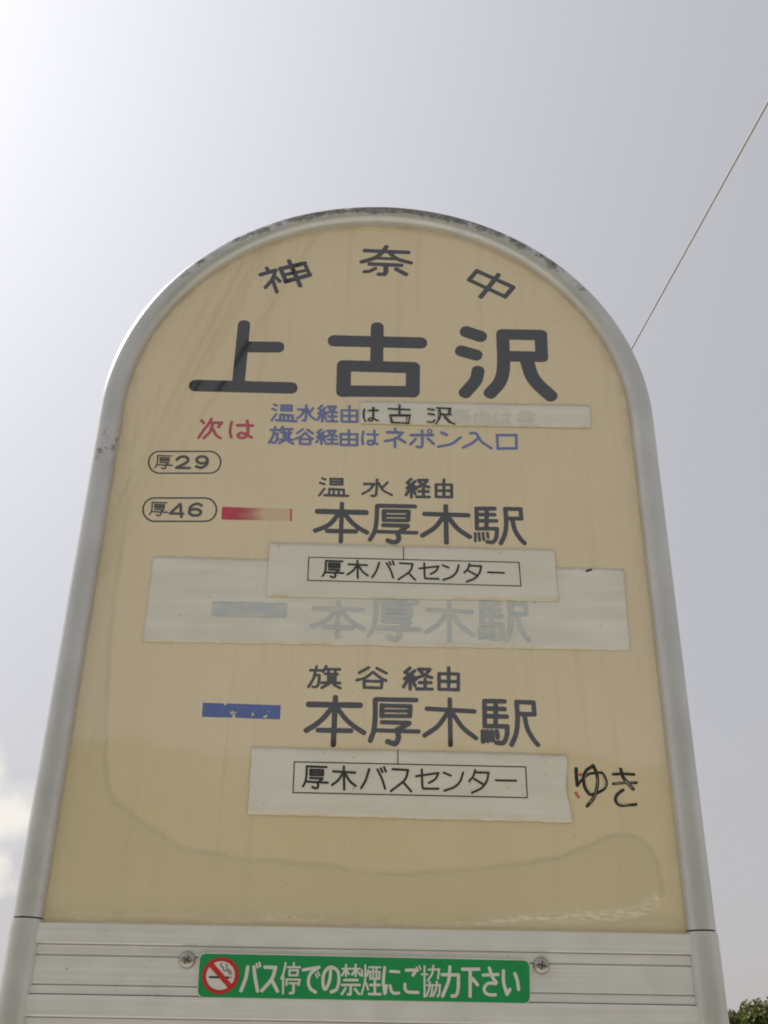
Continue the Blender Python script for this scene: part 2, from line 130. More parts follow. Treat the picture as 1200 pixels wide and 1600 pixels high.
 'centre_b': [(1.61,[(-45.3,-309.9),(-43.9,-306.6),(-43.3,-302.2),(-43.4,-296.2)]),(1.61,[(-43.4,-295.9),(-29.6,-296.2)]),(1.61,[(-40.8,-298.2),(-31.8,-298.4)]),(1.61,[(-31.8,-298.4),(-31.8,-301.9)]),(1.61,[(-31.8,-302.0),(-40.6,-301.9)]),(1.61,[(-40.6,-301.9),(-40.8,-298.2)]),(1.61,[(-40.7,-300.1),(-31.8,-300.2)]),(1.61,[(-40.7,-304.0),(-31.9,-304.2)]),(1.6,[(-31.9,-304.2),(-35.4,-307.3)]),(1.6,[(-43.3,-306.6),(-28.4,-307.1)]),(1.6,[(-35.4,-307.3),(-34.8,-309.3),(-35.4,-310.8),(-37.0,-311.0),(-38.8,-310.3)]),(1.61,[(-17.5,-295.7),(-16.7,-311.5)]),(1.61,[(-24.7,-299.1),(-9.6,-299.7)]),(1.61,[(-18.3,-300.7),(-21.0,-305.1),(-25.1,-308.5)]),(1.61,[(-16.2,-300.9),(-13.0,-305.6),(-8.8,-309.1)]),(1.61,[(0.2,-297.1),(-1.9,-304.6),(-5.0,-310.3)]),(1.61,[(6.0,-297.1),(9.4,-303.7),(11.6,-310.4)]),(1.61,[(8.3,-296.3),(9.5,-298.8)]),(1.62,[(10.7,-295.5),(11.9,-298.4)]),(1.62,[(16.7,-296.7),(27.5,-297.1)]),(1.61,[(27.5,-297.1),(25.1,-304.1),(15.7,-311.9)]),(1.6,[(24.3,-305.8),(29.7,-311.8)]),(1.47,[(33.1,-301.3),(48.7,-298.7)]),(1.46,[(48.7,-298.7),(46.6,-302.9),(42.1,-305.8)]),(1.48,[(37.1,-296.5),(37.4,-307.1),(38.0,-309.6)]),(1.46,[(38.0,-309.8),(48.6,-309.7)]),(1.5,[(52.4,-298.4),(57.3,-300.4)]),(1.45,[(66.0,-298.0),(63.8,-304.2),(59.7,-308.3),(52.7,-311.0)]),(1.45,[(74.5,-296.1),(72.9,-300.7),(70.0,-304.0)]),(1.48,[(74.6,-297.8),(83.8,-297.8)]),(1.44,[(83.8,-297.8),(82.3,-303.8),(78.4,-308.7),(71.8,-312.0)]),(1.5,[(73.7,-302.5),(79.7,-305.9)]),(1.47,[(88.8,-303.0),(102.8,-303.0)])],
 'frame_a': [(0.79,[(-50.1,-134.1),(112.2,-134.6)]),(0.78,[(112.2,-134.6),(112.8,-154.6)]),(0.78,[(112.8,-154.6),(-49.9,-153.6)]),(0.78,[(-49.9,-153.6),(-50.1,-134.1)]),(0.68,[(23.0,-123.6),(23.1,-134.0)])],
 'frame_b': [(0.76,[(-52.3,-292.9),(110.0,-293.2)]),(0.76,[(110.0,-293.2),(110.1,-314.6)]),(0.75,[(110.1,-314.6),(-52.0,-314.3)]),(0.76,[(-52.0,-314.3),(-52.3,-292.9)]),(0.67,[(20.2,-283.0),(20.3,-293.2)])],
 'badge_a': [(1.2,[(-177.9,-56.3),(-176.9,-53.6),(-176.7,-50.1),(-177.1,-45.2)]),(1.21,[(-177.2,-45.0),(-166.1,-45.2)]),(1.21,[(-174.9,-46.9),(-167.7,-47.0)]),(1.2,[(-167.7,-47.0),(-167.5,-49.8)]),(1.2,[(-167.5,-49.9),(-174.6,-49.8)]),(1.2,[(-174.6,-49.8),(-174.9,-46.9)]),(1.2,[(-174.7,-48.4),(-167.6,-48.5)]),(1.2,[(-174.5,-51.5),(-167.5,-51.7)]),(1.2,[(-167.5,-51.7),(-170.1,-54.2)]),(1.2,[(-176.5,-53.7),(-164.5,-54.0)]),(1.2,[(-170.1,-54.2),(-169.5,-55.8),(-169.9,-57.1),(-171.2,-57.3),(-172.7,-56.6)]),(2.41,[(-161.1,-48.5),(-159.4,-46.4),(-156.7,-45.5),(-153.5,-46.2),(-152.1,-48.8),(-153.8,-51.5),(-160.1,-55.7)]),(2.2,[(-160.9,-56.2),(-150.2,-56.1)]),(2.35,[(-136.6,-48.2),(-136.8,-49.4),(-137.7,-50.5),(-139.0,-51.2),(-140.6,-51.5),(-142.2,-51.3),(-143.7,-50.7),(-144.7,-49.6),(-145.2,-48.4),(-145.0,-47.1),(-144.1,-46.0),(-142.8,-45.3),(-141.2,-45.0),(-139.6,-45.2),(-138.1,-45.9),(-137.1,-46.9),(-136.6,-48.2)]),(2.35,[(-136.6,-48.4),(-136.6,-52.1),(-138.9,-54.7),(-141.6,-55.6),(-145.1,-54.6)])],
 'badge_b': [(1.23,[(-177.2,-99.2),(-176.2,-96.6),(-176.0,-93.2),(-176.4,-88.4)]),(1.23,[(-176.4,-88.2),(-165.0,-88.4)]),(1.23,[(-174.1,-90.0),(-166.7,-90.2)]),(1.23,[(-166.7,-90.2),(-166.5,-92.9)]),(1.23,[(-166.5,-93.0),(-173.7,-92.9)]),(1.23,[(-173.7,-92.9),(-174.1,-90.0)]),(1.23,[(-173.9,-91.5),(-166.6,-91.6)]),(1.23,[(-173.7,-94.5),(-166.5,-94.7)]),(1.23,[(-166.5,-94.7),(-169.2,-97.1)]),(1.23,[(-175.8,-96.6),(-163.5,-97.0)]),(1.22,[(-169.2,-97.1),(-168.6,-98.7),(-169.0,-99.9),(-170.3,-100.1),(-171.8,-99.5)]),(2.17,[(-152.1,-100.7),(-153.9,-89.5)]),(2.19,[(-154.2,-89.3),(-161.2,-97.7)]),(2.1,[(-161.2,-97.9),(-150.9,-97.9)]),(2.27,[(-137.1,-96.3),(-137.3,-97.4),(-138.2,-98.4),(-139.6,-99.0),(-141.4,-99.3),(-143.1,-99.1),(-144.7,-98.5),(-145.8,-97.6),(-146.2,-96.6),(-146.0,-95.5),(-145.1,-94.5),(-143.7,-93.9),(-141.9,-93.6),(-140.2,-93.8),(-138.6,-94.4),(-137.5,-95.3),(-137.1,-96.3)]),(2.27,[(-137.3,-90.1),(-140.0,-88.8),(-143.2,-89.5),(-145.7,-91.8),(-146.3,-96.2)])],
 'pill_a': [(1.3,[(-176.1,-41.0),(-178.4,-41.5),(-180.4,-42.5),(-182.0,-44.2),(-183.2,-46.4),(-183.7,-48.9),(-183.7,-51.5),(-183.1,-54.2),(-181.9,-56.6),(-180.3,-58.7),(-178.3,-60.2),(-176.1,-61.2),(-173.8,-61.5),(-167.1,-61.3),(-160.4,-61.1),(-153.7,-61.0),(-146.9,-60.8),(-140.2,-60.6),(-133.5,-60.4),(-131.3,-60.0),(-129.3,-59.0),(-127.6,-57.3),(-126.4,-55.2),(-125.8,-52.7),(-125.7,-50.0),(-126.2,-47.4),(-127.3,-44.9),(-128.9,-42.9),(-130.9,-41.3),(-133.1,-40.3),(-135.4,-40.0),(-142.2,-40.2),(-149.0,-40.3),(-155.8,-40.5),(-162.6,-40.7),(-169.4,-40.9),(-176.1,-41.0)])],
 'pill_b': [(1.39,[(-175.0,-84.3),(-177.4,-84.7),(-179.5,-85.8),(-181.2,-87.5),(-182.3,-89.7),(-183.0,-92.3),(-182.9,-95.0),(-182.3,-97.7),(-181.1,-100.1),(-179.4,-102.2),(-177.3,-103.8),(-174.9,-104.8),(-172.5,-105.1),(-166.0,-104.9),(-159.5,-104.8),(-152.9,-104.6),(-146.4,-104.5),(-139.8,-104.3),(-133.3,-104.1),(-130.9,-103.7),(-128.8,-102.7),(-127.1,-101.0),(-125.8,-98.8),(-125.2,-96.3),(-125.1,-93.6),(-125.6,-90.9),(-126.8,-88.4),(-128.5,-86.2),(-130.5,-84.6),(-132.9,-83.6),(-135.3,-83.3),(-141.9,-83.5),(-148.5,-83.6),(-155.2,-83.8),(-161.8,-84.0),(-168.4,-84.1),(-175.0,-84.3)])],
 'ghost': [(3.15,[(-25.9,-170.1),(-25.7,-198.9)]),(3.17,[(-44.0,-176.1),(-7.5,-176.8)]),(3.15,[(-27.6,-177.3),(-33.4,-184.8),(-38.4,-188.1),(-45.1,-190.7)]),(3.15,[(-23.5,-177.8),(-18.2,-184.0),(-12.3,-188.7),(-6.4,-192.0)]),(3.14,[(-36.1,-191.0),(-14.7,-191.3)]),(3.16,[(-2.4,-197.2),(1.0,-190.5),(2.5,-181.8),(2.7,-169.7)]),(3.19,[(2.7,-169.2),(33.6,-169.7)]),(3.18,[(8.5,-173.8),(28.5,-174.1)]),(3.17,[(28.5,-174.1),(28.1,-181.1)]),(3.16,[(28.1,-181.3),(8.6,-181.2)]),(3.17,[(8.6,-181.2),(8.5,-173.8)]),(3.17,[(8.5,-177.6),(28.3,-177.7)]),(3.16,[(8.3,-185.4),(27.8,-185.8)]),(3.15,[(27.8,-185.8),(19.6,-192.0)]),(3.15,[(2.1,-190.7),(35.2,-191.6)]),(3.13,[(19.6,-192.0),(20.8,-195.9),(19.3,-199.1),(15.9,-199.5),(12.0,-197.9)]),(3.16,[(57.8,-168.7),(57.9,-199.6)]),(3.18,[(41.8,-175.4),(74.6,-176.5)]),(3.16,[(55.6,-178.5),(49.4,-187.1),(40.1,-193.8)]),(3.16,[(60.2,-179.0),(66.6,-188.0),(75.3,-194.8)]),(3.18,[(82.4,-168.8),(82.2,-186.3)]),(3.19,[(82.4,-168.8),(95.9,-168.8)]),(3.18,[(90.1,-169.0),(89.4,-186.0)]),(3.18,[(82.2,-174.0),(95.8,-174.2)]),(3.17,[(82.2,-179.4),(97.1,-179.5)]),(3.16,[(82.2,-186.3),(97.3,-186.2)]),(3.15,[(97.3,-186.2),(96.6,-192.9),(94.2,-197.5),(89.8,-197.5)]),(3.15,[(80.8,-190.1),(80.8,-196.8)]),(3.15,[(83.6,-190.1),(84.0,-196.3)]),(3.15,[(86.7,-190.1),(87.1,-195.8)]),(3.15,[(90.0,-189.9),(90.5,-193.9)]),(3.16,[(99.7,-198.6),(102.9,-191.0),(104.3,-181.4),(104.2,-169.2)]),(3.19,[(104.2,-168.9),(115.7,-169.2)]),(3.19,[(115.7,-169.2),(115.9,-177.5)]),(3.18,[(115.9,-177.5),(105.2,-177.3)]),(3.16,[(109.2,-178.5),(110.6,-187.1),(114.1,-194.3),(117.2,-198.4)])],
 'ghost_strip': [(1.93,[(66.3,5.2),(63.9,2.5)]),(1.93,[(63.9,2.5),(66.2,0.8)]),(1.93,[(68.4,3.5),(64.0,-1.2)]),(1.92,[(63.7,-1.4),(68.6,-0.9)]),(1.92,[(67.7,0.4),(68.9,-1.9)]),(1.92,[(66.3,-1.4),(66.2,-7.9)]),(1.92,[(64.8,-3.0),(63.1,-6.4)]),(1.92,[(67.7,-3.0),(68.6,-5.6)]),(1.93,[(70.4,4.5),(75.9,4.5)]),(1.93,[(75.9,4.5),(73.5,1.2),(69.5,-0.7)]),(1.93,[(71.2,3.2),(73.5,0.9),(76.6,-0.4)]),(1.92,[(70.6,-3.6),(76.1,-3.6)]),(1.92,[(73.4,-1.4),(73.3,-7.4)]),(1.92,[(69.4,-7.5),(76.7,-7.5)]),(1.93,[(81.4,1.3),(93.4,1.3)]),(1.92,[(93.4,1.3),(93.2,-8.0)]),(1.92,[(81.1,-8.1),(93.2,-8.0)]),(1.92,[(81.4,1.3),(81.1,-8.1)]),(1.92,[(87.5,5.0),(87.2,-8.1)]),(1.92,[(81.3,-3.3),(93.3,-3.2)]),(1.92,[(99.6,3.9),(98.3,-2.1),(98.9,-7.3)]),(1.93,[(102.9,1.6),(111.6,1.4)]),(1.92,[(108.7,4.8),(108.7,-2.7),(107.6,-6.5),(105.1,-7.6),(102.9,-6.5),(103.4,-4.4),(106.0,-4.2),(110.7,-6.9)]),(1.93,[(122.6,5.3),(117.9,1.8)]),(1.93,[(126.4,5.0),(130.9,1.8)]),(1.93,[(124.5,2.5),(120.6,-1.4),(116.4,-3.0)]),(1.93,[(124.5,2.5),(127.7,-1.1),(130.4,-2.8)]),(1.92,[(120.0,-3.4),(128.6,-3.5)]),(1.92,[(128.6,-3.5),(128.0,-7.7)]),(1.92,[(120.0,-3.4),(119.9,-7.6)]),(1.92,[(119.9,-7.6),(128.0,-7.7)])],
 'hand_yuki': [(2.21,[(145.6,-293.4),(145.4,-299.7),(145.7,-304.9)]),(1.74,[(145.7,-304.9),(149.7,-300.6),(154.1,-297.1),(158.9,-296.3),(163.6,-296.2),(165.9,-300.8),(165.8,-304.5),(163.7,-307.6),(158.8,-310.3)]),(1.98,[(157.7,-291.3),(152.7,-294.5),(150.4,-299.6),(150.8,-306.3),(153.6,-310.9),(157.2,-311.1)]),(2.06,[(157.7,-291.1),(159.7,-296.2),(160.0,-302.0),(158.8,-307.7),(156.0,-314.0),(151.4,-319.3)]),(1.78,[(171.3,-296.9),(178.3,-296.4),(185.9,-296.7)]),(1.66,[(170.9,-303.6),(177.7,-302.8),(187.0,-302.5)]),(2.19,[(177.0,-293.2),(178.1,-298.5),(180.9,-302.6),(184.4,-306.9)]),(1.73,[(177.5,-307.6),(173.4,-310.5),(171.4,-313.6),(172.1,-316.7),(175.3,-318.4),(185.4,-317.5)])],
 'hand_yuki_gap': [(0.48,[(153.0,-296.4),(151.4,-300.1),(152.0,-306.3),(154.7,-310.5)]),(0.46,[(159.8,-299.4),(159.3,-305.6),(157.2,-311.9),(153.6,-317.1)]),(0.73,[(163.5,-297.3),(165.2,-301.4),(165.3,-304.5),(163.3,-307.1)]),(0.72,[(179.4,-301.1),(181.8,-304.1),(183.7,-306.2)]),(0.47,[(173.8,-311.8),(172.6,-314.6),(174.3,-317.4),(180.5,-318.1)]),(0.41,[(171.9,-303.5),(177.7,-302.8),(185.0,-302.6)])],
 'red_dots': [(2.19,[(147.5,-297.6),(150.1,-297.5)]),(2.05,[(144.3,-310.6),(145.9,-313.1)])],
 'hand_strip': [(1.34,[(-10.6,4.1),(-10.9,-3.9),(-9.5,-8.6)]),(1.59,[(-7.3,2.3),(0.4,2.8)]),(1.43,[(-3.7,5.9),(-2.9,-3.6),(-4.7,-8.1),(-7.1,-6.9),(-4.8,-5.0),(0.8,-7.5)]),(1.6,[(9.4,4.6),(27.1,4.1)]),(1.34,[(18.1,8.9),(19.1,-0.7)]),(1.59,[(10.9,-1.7),(27.4,-1.3)]),(1.33,[(27.4,-1.3),(26.2,-9.2)]),(1.34,[(10.9,-1.7),(12.0,-8.8)]),(1.57,[(12.0,-9.1),(26.2,-9.5)]),(1.6,[(42.4,5.2),(47.4,4.4)]),(1.59,[(42.8,0.4),(47.4,-0.4)]),(1.51,[(42.0,-7.5),(45.7,-8.0),(47.9,-5.8)]),(1.6,[(49.8,6.4),(61.2,6.0)]),(1.33,[(61.2,6.0),(60.4,1.2)]),(1.59,[(53.8,0.1),(61.8,-0.0)]),(1.35,[(52.2,6.1),(52.4,-2.2),(49.0,-9.5)]),(1.48,[(54.4,0.7),(59.0,-6.4),(64.6,-9.4)]),(0.68,[(11.5,-2.9),(13.3,-8.0)]),(0.67,[(19.6,8.4),(17.6,-0.2)]),(0.79,[(13.3,-2.7),(25.8,-2.2)]),(0.66,[(25.0,-2.0),(24.5,-8.3)]),(0.67,[(-11.6,2.5),(-11.5,-5.5)]),(0.67,[(-2.1,5.6),(-4.0,-3.7)]),(0.67,[(59.8,5.3),(59.1,0.9)]),(0.67,[(51.1,4.2),(50.8,-5.4)]),(0.74,[(56.4,-0.5),(61.0,-6.7),(63.8,-8.5)])],
 'pen_mark': [(1.79,[(164.3,-140.4),(167.6,-139.1)])],
 'plate_text': [(2.22,[(-74.1,-426.4),(-74.8,-432.7),(-77.2,-440.0)]),(2.18,[(-70.1,-426.4),(-68.7,-433.2),(-66.8,-440.0)]),(2.04,[(-63.1,-426.2),(-56.3,-426.3)]),(2.19,[(-56.3,-426.3),(-58.3,-433.0),(-64.0,-439.8)]),(2.11,[(-58.3,-433.6),(-54.3,-439.9)]),(1.32,[(-68.6,-424.4),(-67.8,-426.4)]),(1.33,[(-66.8,-423.7),(-66.2,-425.8)]),(1.37,[(-50.1,-423.7),(-50.9,-428.8),(-52.3,-432.7)]),(1.36,[(-51.2,-430.6),(-50.7,-441.1)]),(1.37,[(-44.9,-423.6),(-44.8,-425.5)]),(1.26,[(-48.6,-426.0),(-40.8,-425.9)]),(1.26,[(-47.4,-427.7),(-42.1,-427.7)]),(1.37,[(-42.1,-427.7),(-42.1,-430.5)]),(1.36,[(-47.4,-427.7),(-47.3,-430.6)]),(1.25,[(-47.3,-430.7),(-42.1,-430.6)]),(1.25,[(-49.0,-433.1),(-40.6,-433.1)]),(1.36,[(-48.9,-433.2),(-48.8,-436.2)]),(1.37,[(-40.6,-433.1),(-41.2,-436.1)]),(1.24,[(-47.0,-435.3),(-42.1,-435.3)]),(1.63,[(-44.4,-435.5),(-44.2,-439.9)]),(1.49,[(-44.3,-440.8),(-46.3,-441.0)]),(1.9,[(-38.7,-427.4),(-28.7,-425.7)]),(1.99,[(-29.7,-426.2),(-33.8,-429.4),(-35.1,-434.1),(-33.6,-438.1),(-30.4,-440.1)]),(1.06,[(-30.6,-429.6),(-29.5,-431.8)]),(1.06,[(-29.3,-428.5),(-28.1,-430.5)]),(2.01,[(-21.2,-426.0),(-21.7,-433.3),(-24.1,-438.4),(-25.8,-435.2),(-25.5,-429.6),(-22.9,-426.0),(-19.8,-425.7),(-16.6,-428.1),(-15.8,-433.1),(-17.1,-438.2),(-20.3,-439.8)]),(1.26,[(-13.8,-426.3),(-9.0,-426.2)]),(1.37,[(-11.6,-424.0),(-11.4,-430.4)]),(1.34,[(-12.0,-427.1),(-13.9,-430.1)]),(1.32,[(-11.0,-427.4),(-9.6,-429.2)]),(1.26,[(-7.9,-426.2),(-2.8,-426.1)]),(1.37,[(-5.5,-423.8),(-5.3,-430.3)]),(1.34,[(-5.8,-427.0),(-7.5,-429.6)]),(1.32,[(-4.7,-427.0),(-2.3,-429.8)]),(1.5,[(-12.4,-432.8),(-4.0,-432.7)]),(1.49,[(-13.8,-435.7),(-2.6,-435.5)]),(1.63,[(-8.2,-435.8),(-8.2,-439.9)]),(1.49,[(-8.1,-441.0),(-9.9,-441.1)]),(1.6,[(-11.5,-437.7),(-13.6,-440.9)]),(1.56,[(-5.5,-437.9),(-2.9,-440.7)]),(1.3,[(-1.5,-426.9),(-1.1,-430.1)]),(1.3,[(2.7,-426.9),(2.0,-430.0)]),(1.29,[(0.7,-424.1),(0.7,-432.9),(-1.2,-440.8)]),(1.28,[(1.3,-434.1),(2.8,-438.1)]),(1.2,[(3.2,-425.1),(10.4,-425.0)]),(1.2,[(3.8,-427.8),(9.8,-427.7)]),(1.3,[(9.8,-427.7),(9.8,-431.6)]),(1.3,[(3.8,-427.8),(4.0,-431.7)]),(1.19,[(3.9,-431.8),(9.9,-431.7)]),(1.3,[(5.8,-425.4),(5.8,-431.6)]),(1.3,[(7.8,-425.3),(8.0,-431.6)]),(1.49,[(4.1,-435.4),(10.1,-435.3)]),(1.63,[(7.0,-432.9),(7.1,-440.2)]),(1.48,[(3.5,-440.6),(10.6,-440.6)]),(1.91,[(13.1,-425.2),(12.4,-433.3),(13.4,-440.1)]),(1.9,[(13.7,-439.8),(14.4,-435.7)]),(1.77,[(16.8,-427.2),(22.1,-427.5)]),(1.81,[(16.7,-435.7),(17.7,-438.8),(19.5,-439.9),(22.2,-439.7)]),(1.89,[(26.9,-426.4),(33.1,-426.2)]),(1.98,[(33.1,-426.4),(31.2,-429.1)]),(1.92,[(26.1,-434.7),(26.2,-437.3),(28.1,-439.0),(34.3,-439.2)]),(0.97,[(33.4,-424.5),(34.5,-426.7)]),(0.98,[(35.0,-423.7),(35.9,-425.7)]),(1.23,[(36.7,-428.6),(40.3,-428.6)]),(1.33,[(38.5,-424.0),(38.5,-441.5)]),(1.23,[(41.2,-425.8),(47.8,-425.5)]),(1.33,[(47.8,-425.5),(47.0,-430.8)]),(1.31,[(44.1,-423.5),(43.4,-428.0),(40.6,-432.2)]),(1.21,[(40.1,-434.9),(43.4,-434.7)]),(1.32,[(43.4,-434.7),(43.1,-439.0),(42.2,-441.2)]),(1.31,[(41.8,-433.1),(41.3,-437.2),(39.7,-441.1)]),(1.21,[(44.5,-434.8),(48.2,-434.6)]),(1.31,[(48.2,-434.6),(47.8,-439.3),(46.7,-441.3)]),(1.31,[(46.3,-432.9),(45.7,-437.1),(43.9,-441.0)]),(1.96,[(49.7,-428.6),(60.1,-428.6)]),(2.08,[(60.1,-428.6),(59.7,-436.7),(58.4,-440.3),(55.9,-440.9)]),(2.1,[(54.6,-424.1),(53.8,-431.9),(49.9,-440.9)]),(2.05,[(62.8,-425.2),(73.1,-425.0)]),(2.22,[(67.6,-425.6),(67.2,-440.6)]),(2.18,[(69.0,-430.7),(72.0,-434.0)]),(1.88,[(75.9,-428.4),(85.3,-427.9)]),(2.05,[(79.9,-424.3),(81.7,-429.4),(84.0,-432.6)]),(1.91,[(83.6,-433.2),(79.1,-433.1),(76.4,-435.6),(76.8,-438.4),(79.4,-439.7),(83.2,-439.7)]),(2.14,[(88.8,-425.8),(88.7,-432.5),(90.6,-439.1)]),(2.02,[(90.8,-439.0),(92.5,-436.5)]),(2.15,[(96.1,-427.3),(97.4,-431.2),(98.0,-436.2)])],
 'icon_slash': [(3.07,[(-97.3,-425.5),(-84.5,-437.5)])],
 'icon_cig': [(1.24,[(-97.5,-432.6),(-86.2,-432.7)])],
 'icon_tip': [(0.49,[(-85.2,-432.1),(-85.1,-433.2)]),(0.49,[(-84.0,-432.1),(-84.0,-433.2)])],
 'icon_smoke': [(0.53,[(-90.7,-424.3),(-91.4,-425.7),(-89.5,-426.9),(-89.0,-428.6),(-86.2,-429.1),(-85.2,-430.8)]),(0.53,[(-88.1,-424.8),(-87.1,-426.1),(-87.5,-427.6),(-85.2,-428.4),(-83.9,-430.7)])],
}
OUTLINE = {
 'icon_c': [(-90.9,-431.6),(-79.3,-431.4),(-89.9,-442.3),(-81.8,-431.4),(-90.1,-440.0)],
 'plate': [(-105.1,-418.9),(105.7,-419.4),(104.9,-444.1),(-104.2,-444.2)],
 'screws': [(-113.3,-422.7),(113.7,-422.0)],
 'S1': [(-14.3,11.7),(178.1,13.0),(177.8,-9.7),(-13.7,-10.6)],
 'S2': [(-81.1,-122.5),(140.4,-123.2),(140.9,-166.7),(-80.7,-167.6)],
 'S3': [(-169.7,-135.6),(193.4,-138.2),(192.1,-204.7),(-169.6,-206.0)],
 'S4': [(-82.7,-283.1),(139.4,-284.0),(140.1,-331.1),(-82.2,-329.7)],
 'red_bar': [(-120.9,-90.9),(-65.7,-91.3),(-65.1,-102.4),(-120.4,-102.3)],
 'blue_bar': [(-120.5,-251.2),(-64.5,-251.9),(-64.3,-262.3),(-120.2,-261.6)],
 'ghost_bar': [(-121.0,-172.2),(-64.4,-172.5),(-64.2,-184.5),(-120.8,-184.2)],
 'tide': [(-198.0,-0.9),(-197.7,-72.5),(-194.7,-110.4),(-194.6,-163.4),(-193.7,-204.7),(-188.1,-267.7),(-179.6,-312.9),(-164.4,-327.9),(-135.9,-346.5),(-104.7,-356.4),(-39.9,-360.6),(11.8,-366.6),(54.7,-363.7),(97.9,-358.8),(132.7,-353.1),(155.2,-343.0),(177.4,-338.3),(191.9,-346.5),(197.3,-365.1),(195.1,-377.4),(184.8,-387.2)],
 'scuff': [(-192.7,-398.9),(-177.5,-400.2),(-113.0,-401.8),(-96.6,-398.8),(-59.1,-396.1),(-4.4,-399.4),(54.3,-398.4),(83.7,-395.5),(107.0,-393.8),(160.0,-389.7),(181.3,-387.7),(192.8,-379.1)],
 'rows': [(-209.2,-402.4),(-208.0,-414.8),(-208.5,-421.7),(-208.8,-439.0),(-209.2,-443.9),(-209.6,-457.4),(209.1,-400.6),(209.2,-413.8),(208.0,-420.0),(208.0,-437.3),(208.6,-442.9)],
 'joint': [(-219.7,-399.8),(219.1,-397.7)],
}

# ------------------------------------------------------------------ helpers
def link(o, parent=None):
    col.objects.link(o)
    if parent is not None:
        o.parent = parent
    return o
def mesh_obj(name, bm, mat, parent=None, smooth=False):
    me = bpy.data.meshes.new(name)
    bm.normal_update()
    bm.to_mesh(me); bm.free()
    if mat: me.materials.append(mat)
    if smooth:
        for p in me.polygons: p.use_smooth = True
    return link(bpy.data.objects.new(name, me), parent)
def tag(o, label=None, cat=None, group=None, kind=None):
    if label: o['label'] = label
    if cat: o['category'] = cat
    if group: o['group'] = group
    if kind: o['kind'] = kind
    return o
def empty(name, loc):
    o = bpy.data.objects.new(name, None)
    o.empty_display_size = 0.1
    o.location = loc
    return link(o)
def box(bm, x0, x1, y0, y1, z0, z1):
    v = [bm.verts.new((x, y, z)) for x in (x0, x1) for y in (y0, y1) for z in (z0, z1)]
    for f in ((0, 1, 3, 2), (4, 6, 7, 5), (0, 4, 5, 1), (2, 3, 7, 6), (0, 2, 6, 4), (1, 5, 7, 3)):
        bm.faces.new([v[i] for i in f])
def tube(bm, pts, rad, n=32, cap=True):
    rings = []
    for i, p in enumerate(pts):
        a = pts[max(i - 1, 0)]; b = pts[min(i + 1, len(pts) - 1)]
        t = (Vector(b) - Vector(a)).normalized()
        ref = Vector((0, 1, 0)) if abs(t.y) < 0.9 else Vector((0, 0, 1))
        u = t.cross(ref).normalized(); v = u.cross(t).normalized()
        r = rad[i] if isinstance(rad, (list, tuple)) else rad
        rings.append([bm.verts.new(Vector(p) + u * r * math.cos(2 * math.pi * k / n) + v * r * math.sin(2 * math.pi * k / n)) for k in range(n)])
    for i in range(len(rings) - 1):
        for k in range(n):
            bm.faces.new((rings[i][k], rings[i][(k + 1) % n], rings[i + 1][(k + 1) % n], rings[i + 1][k]))
    if cap:
        for ring in (rings[0][::-1], rings[-1]):
            bm.faces.new([bm.verts.new(v.co) for v in ring])
def catmull(pts, sub):
    if len(pts) < 3: return [Vector(p) for p in pts]
    closed = (Vector(pts[0]) - Vector(pts[-1])).length < 0.05
    P = [Vector(p) for p in pts]
    res = []
    n = len(P)
    for i in range(n - 1):
        p1, p2 = P[i], P[i + 1]
        p0 = P[i - 1] if i > 0 else (P[-2] if closed else p1 + (p1 - p2))
        p3 = P[i + 2] if i + 2 < n else (P[1] if closed else p2 + (p2 - p1))
        for k in range(sub):
            t = k / sub
            res.append(0.5 * ((2 * p1) + (p2 - p0) * t + (2 * p0 - 5 * p1 + 4 * p2 - p3) * t * t + (3 * p1 - p0 - 3 * p2 + p3) * t ** 3))
    res.append(P[-1])
    return res
MM = 0.001
